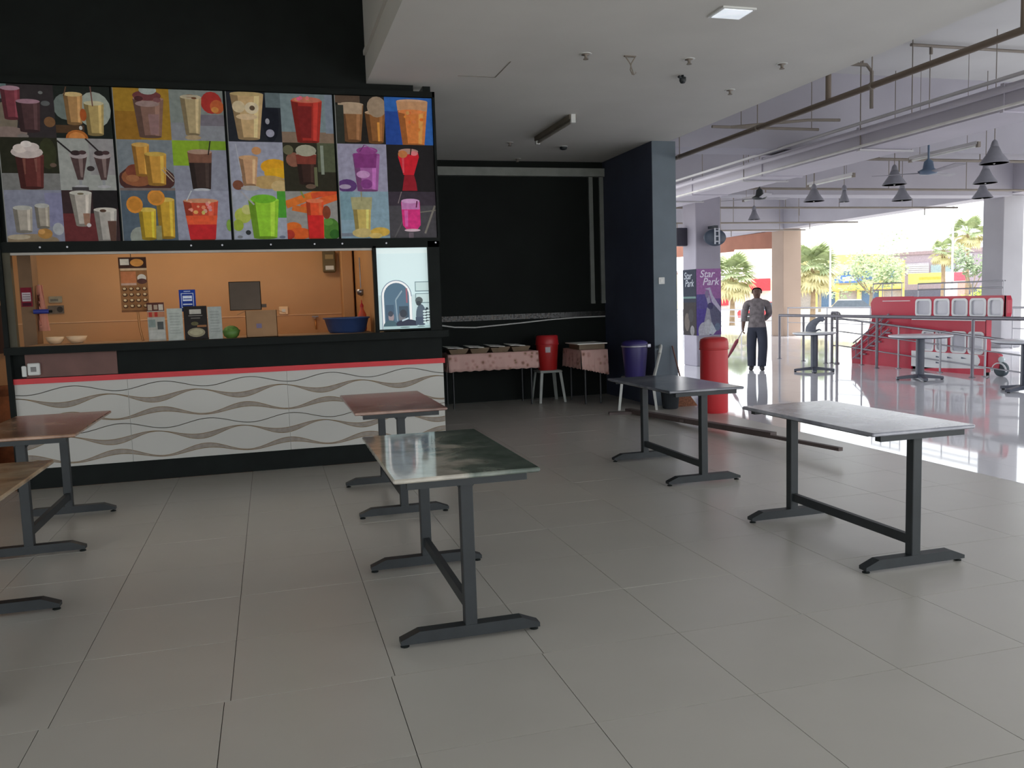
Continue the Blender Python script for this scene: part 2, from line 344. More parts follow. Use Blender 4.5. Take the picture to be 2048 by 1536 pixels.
# ================================================================== THE DRINKS STALL
st = empty('drinks_counter', 'white counter front with taupe wave print, red trim and black plinth', 'counter', loc=(0, 7.7, 0))
B(-2.03, 1.53, 0.03, 0.09, -0.004, 0.175).build('plinth', BLACK, st)
WP = mat('white_laminate', (182, 181, 176), 0.4, var=0.02, scale=1)
XS = [-2.03, -1.18, 0.12, 1.53]
for a, b in zip(XS, XS[1:]): B(a + 0.001, b - 0.001, 0, 0.06, 0.175, 0.88).build('front_panel', WP, st)
panels = [o for o in st.children if o.name.startswith('front_panel')]
taupe, gold = lin((146, 138, 130)), lin((126, 106, 78))
def wave(mean, amp, per, x0, ph=0): return lambda x: mean + amp * math.cos(2 * PI * (x - x0) / per + ph)
P_ = 0.70
def ribbons():
    out = []
    for tier, (dz, dx) in enumerate(((0, 0), (-0.340, 0.35))):
        up = wave(0.819 + dz, 0.030, P_, -0.906 + dx); out.append((up, lambda x, u=up: u(x) - 0.005, gold, gold))
        a = wave(0.742 + dz, 0.026, P_, -0.66 + dx); b = wave(0.714 + dz, 0.045, P_, -0.69 + dx + 0.06); out.append((a, lambda x, a=a, b=b: min(b(x), a(x) - 0.007), taupe, gold))
        c = wave(0.592 + dz, 0.040, P_, -0.935 + dx); d = wave(0.562 + dz, 0.024, P_, -0.92 + dx); out.append((c, lambda x, c=c, d=d: min(d(x), c(x) - 0.007), taupe, gold))
    return out
for pi_, (a, b) in enumerate(zip(XS, XS[1:])):
    mb = MB(); n = int((b - a) / 0.012)
    for up, lo_, body, edge in ribbons():
        for i in range(n):
            xa, xb = a + 0.002 + (b - a - 0.004) * i / n, a + 0.002 + (b - a - 0.004) * (i + 1) / n
            def q(za0, zb0, za1, zb1, col, y):
                zs = [max(0.178, min(0.878, z)) for z in (za0, zb0, zb1, za1)]
                if max(zs) - min(zs) < 0.0005: return
                mb.add([(xa, y, zs[0]), (xb, y, zs[1]), (xb, y, zs[2]), (xa, y, zs[3])], [(0, 1, 2, 3)], col)
            q(lo_(xa), lo_(xb), up(xa), up(xb), body, -0.0006)
            q(up(xa) - 0.005, up(xb) - 0.005, up(xa), up(xb), edge, -0.0012)
            q(lo_(xa), lo_(xb), lo_(xa) + 0.005, lo_(xb) + 0.005, edge, -0.0012)
    mb.build('wave_print', PRINT, panels[pi_])
B(-2.03, 1.545, -0.012, 0.06, 0.88, 0.925).build('red_trim', mat('red_trim', (196, 24, 36), 0.4, var=0.05), st)
B(-2.03, 1.53, 0.03, 0.08, 0.925, 1.125).build('upper_band', BLACK, st)
B(-2.06, 1.575, -0.09, 0.075, 1.125, 1.185).build('ledge', BLACK, st)
B(-1.94, -1.25, 0.018, 0.03, 0.93, 1.12).build('brown_board', mat('brown_board', (104, 72, 66), 0.6), st)
# power point on the brown board
ps = empty('power_socket', 'white double power socket on the brown board above the red trim', 'socket', loc=(-1.875, 7.718, 1.0))
M().bbox(-0.045, 0.045, -0.035, 0, -0.05, 0.05, 0.006).build('socket_box', WHITEP, ps)
B(-0.02, 0.02, -0.04, -0.035, -0.02, 0.02).build('rocker', mat('grey_rocker', (120, 120, 120)), ps)
M().bbox(-0.09, -0.055, -0.03, 0, -0.06, 0.03, 0.005).build('plug', WHITEP, ps)

# stall frame: post, lintel, window frames
fr = M()
fr.box(-2.065, -2.03, 7.66, 7.76, 0, 3.33)
fr.box(0.925, 0.955, 7.68, 7.76, 1.185, 1.96); fr.box(1.425, 1.53, 7.68, 7.76, 1.185, 2.0)
fr.box(-2.03, 1.53, 7.68, 7.78, 1.945, 2.03)
struct(fr.build('window_1', BLACK), 'black frame of the serving window')
al = struct(B(-2.0, 0.92, 7.70, 7.74, 1.925, 1.945).build('trim_11', mat('aluminium', (160, 156, 150), 0.45, metal=0.4)), 'aluminium track above the serving window')
B(-2.03, -1.975, 7.69, 7.75, 1.185, 1.945).build('window_frame', mat('olive_post', (66, 62, 46), 0.6), bpy.data.objects['window_1'])
# backing behind boards
struct(B(-2.13, 1.545, 7.74, 7.78, 2.0, 3.33).build('trim_12', BLACK), 'black backing of the menu boards')
scr = M()
for x in (-1.75, -1.55, -0.6, -0.35, 0.05, 0.42, 0.66, 1.05, 1.5): scr.cyl((x, 7.677, 1.985), (x, 7.68, 1.985), 0.008, n=8)
scr.build('screw', STEEL, bpy.data.objects['window_1'])

# glass panel beside the window: a mirrored bright room painted on as a glowing picture
def arch(u, w_, v0, vt, c):
    r = w_ / 2; ar = 0.66
    pts = [(u - r, v0), (u + r, v0), (u + r, vt - r * ar)] + [(u + r * math.cos(t), vt - r * ar + r * ar * math.sin(t)) for t in [PI * i / 14 for i in range(1, 14)]] + [(u - r, vt - r * ar)]
    return (pts, c)
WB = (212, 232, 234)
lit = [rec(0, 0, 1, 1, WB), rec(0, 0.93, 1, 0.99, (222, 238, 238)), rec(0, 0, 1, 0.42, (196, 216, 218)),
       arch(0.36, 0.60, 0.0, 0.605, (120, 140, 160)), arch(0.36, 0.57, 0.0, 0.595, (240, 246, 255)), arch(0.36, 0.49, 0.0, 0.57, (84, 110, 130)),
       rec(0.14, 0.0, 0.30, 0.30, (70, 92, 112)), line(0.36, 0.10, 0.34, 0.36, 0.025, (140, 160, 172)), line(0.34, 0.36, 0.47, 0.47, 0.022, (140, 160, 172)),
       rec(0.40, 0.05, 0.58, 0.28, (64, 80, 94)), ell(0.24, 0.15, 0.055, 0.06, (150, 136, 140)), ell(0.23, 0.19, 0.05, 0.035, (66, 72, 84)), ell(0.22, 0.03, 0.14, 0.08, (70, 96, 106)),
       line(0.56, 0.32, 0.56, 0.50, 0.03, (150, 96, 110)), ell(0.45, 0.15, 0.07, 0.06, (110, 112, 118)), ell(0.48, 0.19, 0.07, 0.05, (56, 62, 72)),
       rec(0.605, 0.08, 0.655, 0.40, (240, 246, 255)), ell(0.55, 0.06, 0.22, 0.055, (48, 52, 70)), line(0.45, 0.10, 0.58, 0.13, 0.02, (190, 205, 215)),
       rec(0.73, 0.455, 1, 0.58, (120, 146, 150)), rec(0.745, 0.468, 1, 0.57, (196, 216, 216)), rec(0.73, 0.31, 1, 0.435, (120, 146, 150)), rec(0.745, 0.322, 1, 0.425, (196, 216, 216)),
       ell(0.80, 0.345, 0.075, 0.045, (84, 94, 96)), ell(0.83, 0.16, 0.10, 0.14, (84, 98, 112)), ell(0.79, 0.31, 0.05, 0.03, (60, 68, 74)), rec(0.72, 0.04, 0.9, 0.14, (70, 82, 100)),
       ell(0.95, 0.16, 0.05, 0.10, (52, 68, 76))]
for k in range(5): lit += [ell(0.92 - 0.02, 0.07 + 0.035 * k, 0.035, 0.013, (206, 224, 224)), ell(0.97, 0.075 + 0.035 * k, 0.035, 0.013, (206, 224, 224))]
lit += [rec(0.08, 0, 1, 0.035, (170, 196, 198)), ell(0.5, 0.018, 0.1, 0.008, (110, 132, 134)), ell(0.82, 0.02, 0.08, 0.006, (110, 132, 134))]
gp = empty('glass_panel', 'glass panel beside the serving window with a reflected arched-mirror room painted on and glowing', 'glass panel', loc=(0.955, 7.715, 1.195))
print_mesh('painted_reflection', lit, (0.002, 0, 0.015), (0.466, 0, 0), (0, 0, 0.735), print_mat('glowing_print', 0.3, emit=0.16), gp)
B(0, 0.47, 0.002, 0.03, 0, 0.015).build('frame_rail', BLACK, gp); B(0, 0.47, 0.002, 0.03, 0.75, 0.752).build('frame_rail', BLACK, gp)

# ---- menu boards with six drink photographs each
KP = 2.15
Wt = (124, 128, 142)
def straw(u, v0, v1, c=(30, 26, 24), lean=0.05): return line(u, v0, u + lean, v1, 0.022, c)
def cream(u, v, r): return [ell(u, v, r, r * 0.42, (150, 140, 138)), ell(u - r * 0.4, v + r * .25, r * .45, r * .3, (165, 156, 152)), ell(u + r * .3, v + r * .35, r * .5, r * .3, (158, 148, 146)), ell(u, v + r * .55, r * .35, r * .22, (170, 162, 160))]
def ice(u, v, w_, h_, c, n=7):
    r_ = random.Random(int(u * 100 + v * 37)); return [ell(u + r_.uniform(-.5, .5) * w_, v + r_.uniform(-.5, .5) * h_, r_.uniform(.025, .05), r_.uniform(.025, .05), tuple(min(255, x + r_.randint(-18, 26)) for x in c), 6) for _ in range(n)]
def tumbler(u, v0, v1, wt, wb, c, rim=None):
    d = tuple(int(x * 0.72) for x in c); l = tuple(min(255, int(x * 1.18) + 6) for x in c)
    return [trap(u, v0, v1, wt, wb, c), ([(u - wb / 2, v0), (u - wb / 2 + wb * .25, v0), (u - wt / 2 + wt * .22, v1), (u - wt / 2, v1)], d), ([(u + wb * .22, v0), (u + wb * .38, v0), (u + wt * .38, v1), (u + wt * .22, v1)], l),
            ell(u, v1, wt / 2, 0.045, rim or l), ell(u, v0, wb / 2, 0.03, d)]
CELLS = [
 [ # board 1: (left, right) from the top row down
  ([rec(0, 0, 1, 1, (38, 34, 36)), rec(0, 0.72, .2, 1, (78, 92, 94)), ell(.1, .3, .25, .35, (92, 84, 74)), ell(.15, .08, .35, .12, (104, 90, 86))] + tumbler(.26, .35, .92, .34, .26, (92, 44, 52), (130, 104, 116)) + tumbler(.55, .12, .68, .42, .34, (58, 40, 42), (124, 96, 108)) + [ell(.85, .65, .08, .05, (72, 74, 76)), ell(.9, .3, .1, .1, (92, 66, 44)), ell(.78, .85, .04, .03, (90, 92, 92)), ell(.42, .02, .1, .05, (96, 90, 88))],
   [rec(0, 0, 1, 1, (22, 26, 24)), ell(.7, .55, .30, .35, (120, 126, 120)), ell(.2, .6, .22, .25, (84, 92, 90)), rec(0, .1, .5, .25, (60, 44, 30))] + tumbler(.34, .28, .84, .34, .26, (134, 102, 66), (158, 138, 98)) + tumbler(.70, .08, .68, .36, .28, (136, 118, 76), (150, 144, 118)) + [straw(.18, .8, .98, (70, 52, 40)), straw(.68, .62, 1, (88, 60, 54), -.02), ell(.36, 0, .2, .16, (136, 80, 36)), ell(.36, 0, .15, .12, (160, 104, 56)), ell(.5, .45, .06, .12, (128, 64, 30)), ell(.44, .2, .03, .04, (150, 150, 150))]),
  ([rec(0, 0, 1, 1, (30, 30, 22)), rec(0, 0, 1, .32, (92, 92, 92)), ell(.82, .7, .15, .3, (40, 42, 26)), ell(.9, .48, .06, .04, (78, 64, 56))] + tumbler(.5, .04, .66, .50, .40, (70, 34, 32)) + [trap(.40, .3, .6, .05, .02, (96, 60, 52)), trap(.6, .35, .6, .05, .02, (98, 62, 56))] + cream(.46, .72, .28),
   [rec(0, 0, 1, 1, (120, 122, 120)), rec(.55, .3, 1, 1, (112, 110, 112))] + [f for u in (.36, .78) for f in ([trap(u, .2, .66, .30, .10, (60, 46, 46)), trap(u + .03, .25, .62, .08, .04, (98, 84, 82)), ell(u, .68, .17, .07, (126, 118, 120)), ell(u - .05, .72, .09, .05, (40, 30, 32)), ell(u + .07, .73, .07, .04, (54, 40, 42)), trap(u, .08, .2, .05, .05, (110, 112, 116)), ell(u, .07, .12, .03, (132, 132, 136))])] + [line(.0, .95, .24, .72, .03, (30, 26, 28)), line(.5, 1, .72, .76, .03, (34, 28, 30)), ell(.56, .42, .07, .05, (40, 34, 36)), rec(.2, 0, .5, .06, (50, 48, 50))]),
  ([rec(0, 0, 1, 1, (100, 102, 116)), rec(.7, .3, 1, .95, (98, 98, 122)), ell(.4, .02, .5, .14, (110, 96, 78))] + tumbler(.30, .2, .66, .34, .28, (126, 120, 112), (134, 134, 130)) + tumbler(.64, .28, .70, .26, .22, (118, 112, 104), (134, 134, 132)) + [ell(.66, .16, .13, .10, (128, 94, 50)), ell(.60, .2, .06, .05, (150, 112, 66)), ell(.9, .25, .1, .12, (126, 128, 132)), ell(.2, .1, .2, .05, (134, 124, 108))],
   [rec(0, 0, 1, 1, (42, 30, 32)), rec(0, 0, .62, .55, (76, 34, 36)), rec(.55, .65, 1, 1, (24, 22, 24))] + tumbler(.34, .32, .95, .40, .24, (138, 132, 126), (150, 148, 142)) + tumbler(.76, .0, .62, .42, .32, (130, 126, 122), (150, 146, 140)) + [ell(.34, .93, .06, .02, (84, 76, 60)), trap(.42, .32, .55, .12, .1, (116, 88, 74)), ell(.72, .6, .06, .03, (60, 44, 36)), trap(.87, .0, .4, .16, .1, (70, 50, 44)), ell(.45, .32, .04, .04, (150, 146, 148))])],
 [ # board 2
  ([rec(0, 0, 1, 1, (122, 94, 32)), rec(0, 0, .45, .55, (112, 80, 28))] + tumbler(.62, .06, .80, .56, .40, (98, 74, 66)) + [trap(.7, .1, .5, .2, .15, (108, 84, 84)), ell(.6, .86, .26, .10, (84, 46, 48)), ell(.62, .97, .16, .09, (126, 134, 132)), ell(.45, .8, .08, .05, (56, 30, 32)), ell(.78, .78, .07, .05, (92, 60, 62)), ell(.6, .7, .22, .06, (116, 98, 96))],
   [rec(0, 0, 1, 1, (96, 102, 100)), rec(0, 0, 1, .35, (102, 104, 110)), rec(.55, .30, 1, .52, (88, 84, 92)), ell(.78, .76, .2, .22, (126, 38, 34)), ell(.88, .68, .13, .14, (140, 70, 40)), ell(.84, .62, .07, .06, (150, 100, 50))] + tumbler(.40, .12, .86, .40, .26, (132, 118, 90), (140, 130, 110)) + [ell(.4, .06, .15, .05, (128, 112, 88)), ell(.38, .88, .10, .03, (92, 60, 36)), ell(.46, .84, .05, .02, (80, 50, 30)), rec(.27, .86, .53, .90, (136, 128, 112))]),
  ([rec(0, 0, 1, 1, (92, 98, 104)), ell(.5, .22, .52, .30, (56, 34, 32)), ell(.34, .26, .3, .18, (108, 66, 44)), ell(.3, .38, .18, .14, (92, 48, 36)), ell(.24, .24, .12, .07, (120, 78, 52))] + tumbler(.42, .3, .90, .32, .22, (146, 104, 46), (152, 120, 66)) + tumbler(.68, .12, .72, .40, .32, (152, 112, 48), (150, 124, 60)) + [line(.78, .42, .98, .18, .02, (130, 116, 104)), line(.82, .46, 1, .24, .015, (130, 116, 104)), rec(0, 0, 1, .05, (90, 80, 78))],
   [rec(0, 0, 1, 1, (104, 106, 118)), rec(0, .5, .55, 1, (102, 128, 34)), rec(.5, .82, 1, 1, (92, 118, 34))] + tumbler(.50, .04, .78, .46, .34, (44, 34, 32), (120, 88, 74)) + [trap(.5, .56, .78, .46, .42, (94, 64, 52)), ell(.5, .78, .23, .05, (128, 104, 92)), ell(.5, .02, .16, .03, (140, 142, 148)), straw(.66, .72, 1)]),
  ([rec(0, 0, 1, 1, (62, 72, 82)), ell(.3, .08, .18, .2, (112, 116, 110))] + tumbler(.46, .04, .62, .32, .26, (152, 126, 38), (160, 138, 62)) + tumbler(.80, .06, .82, .34, .28, (150, 118, 40), (160, 136, 66)) + [ell(.24, .72, .15, .17, (160, 104, 40)), ell(.24, .72, .11, .125, (146, 96, 36)), ell(.64, .86, .16, .16, (162, 106, 42)), ell(.64, .86, .12, .12, (146, 98, 40)), rec(.6, .02, .7, .3, (110, 108, 80))],
   [rec(0, 0, 1, 1, (112, 114, 128))] + tumbler(.46, .02, .80, .66, .48, (150, 56, 40), (150, 108, 84)) + [trap(.46, .02, .32, .54, .48, (146, 30, 34)), trap(.46, .32, .5, .6, .54, (168, 66, 40))] + ice(.46, .66, .42, .24, (166, 116, 84), 14) + [line(.2, .8, .3, 1.0, .02, (146, 150, 154)), ell(.98, .3, .06, .12, (96, 122, 52))])],
 [ # board 3
  ([rec(0, 0, 1, 1, (26, 28, 34)), ell(.8, .5, .16, .5, (18, 20, 28)), rec(.72, .7, 1, 1, (74, 84, 88))] + tumbler(.38, .06, .96, .62, .40, (150, 126, 92), (142, 124, 88)) + [ell(.22, .70, .12, .12, (158, 144, 118)), ell(.46, .68, .13, .12, (164, 152, 130)), ell(.47, .68, .05, .05, (70, 56, 44)), ell(.36, .5, .2, .06, (160, 140, 112)), ell(.78, .18, .08, .08, (116, 116, 130)), ell(.74, .42, .04, .06, (120, 120, 128))],
   [rec(0, 0, 1, 1, (92, 104, 108)), rec(0, 0, 1, .22, (100, 84, 72)), rec(.85, .2, 1, 1, (96, 104, 116))] + tumbler(.50, .02, .86, .60, .42, (126, 36, 30), (150, 60, 44)) + [trap(.46, .1, .75, .28, .2, (92, 26, 26)), ell(.5, .88, .28, .06, (150, 84, 70))] + ice(.5, .9, .4, .04, (150, 90, 80), 7)),
  ([rec(0, 0, 1, 1, (116, 118, 132)), ell(.82, .50, .26, .16, (166, 120, 26)), ell(.86, .36, .24, .12, (176, 128, 28)), ell(.7, .18, .34, .14, (140, 116, 76)), ell(.9, .1, .16, .12, (150, 130, 92)), ell(.12, .12, .1, .1, (92, 56, 42))] + tumbler(.34, .12, .68, .36, .24, (150, 116, 88), (152, 120, 90)) + [ell(.5, .82, .09, .08, (150, 108, 72)), line(.12, .95, .2, .3, .02, (130, 132, 140)), ell(.35, .06, .18, .05, (130, 126, 122))],
   [rec(0, 0, 1, 1, (34, 32, 24)), rec(.66, .4, 1, 1, (62, 66, 50)), rec(.72, .35, .78, .95, (104, 110, 100)), ell(.2, .65, .15, .15, (102, 66, 54)), ell(.1, .85, .1, .1, (76, 74, 56))] + tumbler(.44, .16, .76, .40, .30, (44, 28, 24), (130, 128, 116)) + [trap(.44, .56, .76, .40, .36, (96, 44, 36)), ell(.44, .84, .2, .12, (124, 122, 108)), rec(.58, .1, .64, .5, (80, 82, 60)), ell(.5, .1, .1, .05, (80, 64, 54))]),
  ([rec(0, 0, 1, 1, (120, 124, 136)), ell(.18, .5, .16, .16, (132, 140, 62)), ell(.08, .3, .1, .12, (112, 128, 44)), ell(.26, .62, .1, .1, (146, 146, 92)), rec(.84, .45, 1, 1, (56, 116, 38)), ell(.26, .15, .05, .05, (36, 38, 40)), ell(.1, .06, .05, .03, (90, 92, 96))] + tumbler(.58, .04, .82, .58, .44, (110, 152, 40), (120, 166, 52)) + [ell(.58, .84, .24, .09, (84, 136, 34)), line(.16, 1, .4, .72, .03, (126, 124, 128)), ell(.9, .05, .06, .03, (80, 84, 100))],
   [rec(0, 0, 1, 1, (112, 110, 108)), line(.0, .72, .7, .98, .16, (164, 86, 34)), line(.3, .64, 1, .9, .16, (170, 74, 36)), line(.5, .9, 1, 1, .12, (160, 60, 34)), line(.12, .66, .6, .56, .12, (156, 82, 34)), ell(.12, .26, .16, .10, (164, 80, 30)), ell(.24, .12, .24, .12, (160, 70, 30)), ell(.04, .1, .1, .1, (130, 40, 30)), ell(.85, .2, .18, .24, (56, 92, 36)), ell(.8, .36, .1, .08, (70, 108, 46)), ell(.92, .1, .1, .1, (36, 74, 28))] + tumbler(.56, .02, .80, .34, .30, (172, 62, 34), (176, 90, 62)) + [trap(.56, .02, .5, .3, .28, (156, 30, 30)), ell(.78, .56, .08, .14, (96, 46, 30)), line(.3, 1, .36, .86, .03, (96, 110, 56))])],
 [ # board 4
  ([rec(0, 0, 1, 1, (26, 24, 22)), rec(0, .85, .5, 1, (70, 56, 46))] + tumbler(.32, .06, .82, .50, .34, (104, 72, 46), (142, 126, 106)) + tumbler(.80, .04, .66, .42, .30, (108, 70, 38), (140, 118, 96)) + [trap(.3, .62, .84, .50, .46, (134, 116, 98)), ell(.84, .78, .2, .22, (120, 104, 88)), rec(0, 0, .16, .8, (34, 36, 32)), trap(.86, .06, .46, .05, .04, (170, 116, 52))],
   [rec(0, 0, 1, 1, (36, 76, 136)), rec(0, 0, .35, .7, (28, 54, 114))] + tumbler(.58, .0, .92, .66, .46, (164, 96, 48), (156, 124, 98)) + [trap(.58, .72, .92, .66, .62, (150, 112, 82)), ell(.56, .7, .28, .05, (170, 100, 56))] + ice(.58, .5, .4, .4, (160, 92, 48), 8)),
  ([rec(0, 0, 1, 1, (116, 114, 132)), ell(.16, .12, .2, .14, (70, 44, 88)), ell(.12, .1, .12, .05, (128, 116, 136))] + tumbler(.58, .02, .78, .56, .42, (124, 72, 122), (116, 60, 112)) + [trap(.56, .5, .8, .48, .42, (98, 42, 92)), ell(.6, .86, .22, .08, (110, 52, 104)), line(.45, .84, .55, .98, .02, (84, 40, 84)), line(.55, .98, .78, .86, .02, (120, 70, 118)), ell(.56, .16, .12, .1, (98, 46, 98)), ell(.5, .36, .14, .08, (150, 112, 150))],
   [rec(0, 0, 1, 1, (24, 22, 24))] + [([(.34, .36), (.56, .36), (.68, .74), (.66, .86), (.26, .86), (.24, .74)], (158, 24, 36)), ([(.30, .02), (.62, .02), (.6, .2), (.56, .36), (.36, .36), (.33, .2)], (112, 22, 32)), ell(.46, .86, .21, .06, (134, 104, 96)), ell(.34, .80, .10, .08, (150, 92, 54)), ell(.58, .82, .08, .05, (180, 96, 100)), straw(.5, .78, .98, (26, 16, 18), .03), trap(.34, .4, .72, .05, .03, (196, 60, 70))]),
  ([rec(0, 0, 1, 1, (102, 122, 134)), rec(0, .05, 1, .12, (90, 96, 106)), rec(.0, .4, .3, 1, (92, 116, 126))] + tumbler(.44, .10, .84, .40, .30, (150, 132, 74), (136, 128, 92)) + [trap(.44, .62, .88, .44, .4, (128, 124, 92)), ell(.44, .12, .22, .10, (150, 134, 88)), ell(.80, .14, .20, .10, (158, 128, 56)), ell(.7, .06, .14, .06, (164, 142, 84)), straw(.44, .8, 1, (116, 110, 80), .0)],
   [rec(0, 0, 1, 1, (56, 54, 58)), rec(0, .7, 1, 1, (44, 38, 46)), line(.75, .1, .98, .7, .04, (96, 92, 86)), line(.1, .02, .35, .5, .03, (72, 70, 72)), line(.2, .75, .28, 1, .02, (96, 86, 88)), line(.6, .55, 1, .6, .02, (90, 88, 80))] + [([(.28, .28), (.36, .18), (.58, .18), (.66, .28), (.66, .78), (.26, .78)], (166, 40, 98)), rec(.27, .62, .65, .8, (150, 96, 140)), ell(.46, .8, .195, .05, (164, 124, 160)), ell(.48, .17, .17, .03, (170, 146, 156)), rec(.4, .0, .5, .12, (86, 76, 84)), trap(.36, .25, .6, .08, .06, (196, 72, 130)), line(.58, .66, .60, .8, .03, (80, 30, 60))])],
]
BX = [(-1.985, -1.150), (-1.125, -0.272), (-0.245, 0.637), (0.662, 1.522)]
names = ['leftmost menu board above the stall with chocolate and milk drinks', 'menu board with mustard-yellow top corner and orange juices, second from left', 'menu board with green smoothie and bananas, second from right', 'rightmost menu board with blue thai-tea photo and magenta drink']
for bi, (x0, x1) in enumerate(BX):
    bd = empty('menu_board', names[bi], 'menu board', 'drink menu boards above the stall', loc=(x0, 7.715, 2.03))
    wx, hz = x1 - x0, 1.245
    B(0, wx, 0.004, 0.025, 0, hz).build('backing', BLACK, bd)
    rim = M(); rim.box(0, wx, -0.004, 0.004, -0.006, 0.0); rim.box(-0.006, 0, -0.004, 0.004, -0.006, hz); rim.build('pale_rim', mat('pale_rim', (150, 152, 150), 0.5), bd)
    for r in range(3):
        for c in range(2):
            print_mesh('menu_photo', CELLS[bi][r][c], (c * wx / 2, 0, (2 - r) * hz / 3), (wx / 2, 0, 0), (0, 0, hz / 3), PRINT, bd, KP)
    dv = M(); dv.box(-0.016, -0.006, -0.008, 0.02, 0, hz); dv.build('divider', BLACK, bd)
fr2 = M(); fr2.box(-2.0, 1.545, 7.70, 7.74, 3.28, 3.33); fr2.box(1.526, 1.548, 7.70, 7.74, 2.0, 3.33)
struct(fr2.build('trim_13', BLACK), 'black frame around the menu boards')

# ---- things on the ledge and in the kitchen
CARD = mat('cardboard', (150, 116, 84), 0.85, var=0.1); CARDD = mat('dark_cardboard', (86, 74, 64), 0.85, var=0.1)
KS = 1.0
def sign_sheet(name, x0, x1, z0, z1, y, shapes, label, cat, thick=0.006, m=None, k=1.0):
    o = empty(name, label, cat, loc=(x0, y, z0))
    print_mesh('printed_face', shapes, (0, 0, 0), (x1 - x0, 0, 0), (0, 0, z1 - z0), m or PRINT, o, k, thick=thick)
    return o
pm = [rec(0, 0, 1, 1, (150, 104, 66)), rec(0, .80, 1, 1, (70, 44, 34)), rec(.06, .86, .38, .97, (226, 214, 196)), ell(.66, .9, .24, .07, (214, 146, 74)), rec(.05, .76, 1, .80, (214, 182, 146)), rec(.05, .52, .6, .74, (196, 122, 80)), ell(.8, .62, .16, .07, (220, 210, 196)), ell(.8, .56, .18, .05, (92, 60, 54)), rec(.05, .49, .6, .53, (196, 160, 140))]
for r in range(4):
    for c in range(4): pm += [ell(.16 + .24 * c, .42 - .105 * r, .09, .034, (92, 60, 40)), ell(.15 + .24 * c, .43 - .105 * r, .055, .02, (220, 190, 146))]
pm += [rec(0, 0, 1, .035, (120, 80, 52))]
hp = sign_sheet('hanging_menu', -1.205, -0.985, 1.44, 1.905, 7.86, pm, 'brown hanging menu poster with a grid of dishes in the serving window', 'poster')
M().tube([(0.10, 0.0, 0.465), (0.10, 0.0, 0.52)], 0.003, 6).build('hanging_cord', mat('cord', (60, 40, 30)), hp)
M().tube([(0.125, 0.006, 0), (0.13, 0.006, -0.13), (0.15, 0.006, -0.25)], 0.008, 8).build('support_rod', mat('brass_rod', (150, 104, 60), 0.35, metal=0.5), hp)
BLUE = [rec(0, 0, 1, 1, (34, 62, 150)), rec(.12, .18, .88, .84, (196, 208, 226)), rec(.16, .21, .84, .81, (34, 62, 150)), rec(.22, .48, .78, .72, (214, 222, 236)), rec(.25, .56, .75, .6, (34, 62, 150)), rec(.22, .3, .78, .36, (196, 208, 226)), rec(.3, .9, .7, .94, (180, 194, 220)), rec(.3, .06, .7, .1, (180, 194, 220))]
bs = sign_sheet('blue_sign', -0.745, -0.61, 1.43, 1.62, 7.895, BLUE, 'blue card sign with white lettering standing behind the black menu card', 'sign')
M().tube([(0.07, 0.006, 0), (0.07, 0.006, -0.245)], 0.006, 6).build('stand_rod', STEEL, bs)
BLK = [rec(0, 0, 1, 1, (44, 40, 40)), rec(.25, .76, .75, .9, (180, 176, 168)), rec(.2, .70, .8, .72, (140, 136, 130)), rec(.3, .62, .7, .65, (110, 106, 100)), ell(.5, .2, .38, .14, (150, 142, 118)), ell(.5, .21, .28, .09, (176, 168, 140)), rec(.55, .36, .95, .42, (150, 104, 70)), ell(.45, .47, .16, .06, (96, 92, 66))]
bm = sign_sheet('menu_card', -0.71, -0.52, 1.19, 1.475, 7.81, BLK, 'black menu card with a bowl picture on the serving ledge', 'menu card')
B(0, 0.19, 0.006, 0.07, -0.004, 0.004).build('card_foot', BLACK, bm)
def acrylic(x0, x1, z1, label, ink):
    o = empty('acrylic_stand', label, 'card stand', 'clear card stands on the ledge', loc=(x0, 7.815, 1.185))
    wd = x1 - x0
    sh = [rec(0, 0, 1, 1, ink)] + [rec(.15, .2 + .09 * k, .85 - .05 * (k % 3), .22 + .09 * k, tuple(int(x * .86) for x in ink)) for k in range(8)]
    print_mesh('insert_sheet', sh, (0, 0, 0.006), (wd, 0, 0), (0, 0, z1 - 1.191), PRINT, o)
    B(0, wd, -0.004, 0.07, 0, 0.006).build('foot', mat('clear_acrylic', (170, 180, 180), 0.1), o)
acrylic(-0.845, -0.72, 1.46, 'clear card stand with pale sheet left of the black menu card', (176, 182, 176))
acrylic(-0.515, -0.40, 1.465, 'clear card stand with pale sheet right of the black menu card', (166, 172, 168))
SM = [rec(0, 0, 1, 1, (168, 166, 158)), rec(0, .78, 1, 1, (86, 50, 44)), rec(.06, .8, .3, .95, (180, 160, 140)), rec(.4, .82, .62, .94, (170, 148, 130)), rec(.68, .8, .94, .95, (196, 184, 170)), rec(.0, .62, 1, .76, (176, 120, 92)), rec(.1, .63, .28, .75, (176, 62, 54)), rec(.42, .63, .6, .75, (170, 56, 50)), rec(.05, .36, .45, .56, (128, 140, 136)), rec(.55, .3, .9, .5, (80, 84, 84)), rec(.05, .05, .95, .28, (184, 184, 178))]
sign_sheet('price_card', -1.0, -0.862, 1.187, 1.515, 7.80, SM, 'small menu card with red and brown photos at the foot of the hanging menu', 'menu card')
gb = empty('green_bowl', 'green bowl of leaves between card stand and carton', 'bowl', loc=(-0.33, 7.86, 1.185))
GRN = mat('green_plastic', (82, 118, 52), 0.5, var=0.2)
M().lathe([(0.04, 0), (0.062, 0.02), (0.078, 0.07), (0.072, 0.07), (0.05, 0.02), (0.0, 0.015)], n=18).build('bowl', GRN, gb)
M().lathe([(0.07, 0.065), (0.055, 0.09), (0.03, 0.105), (0.0, 0.11)], n=14).build('leaves', mat('leaf_green', (92, 132, 58), 0.7, var=0.4, scale=40), gb)
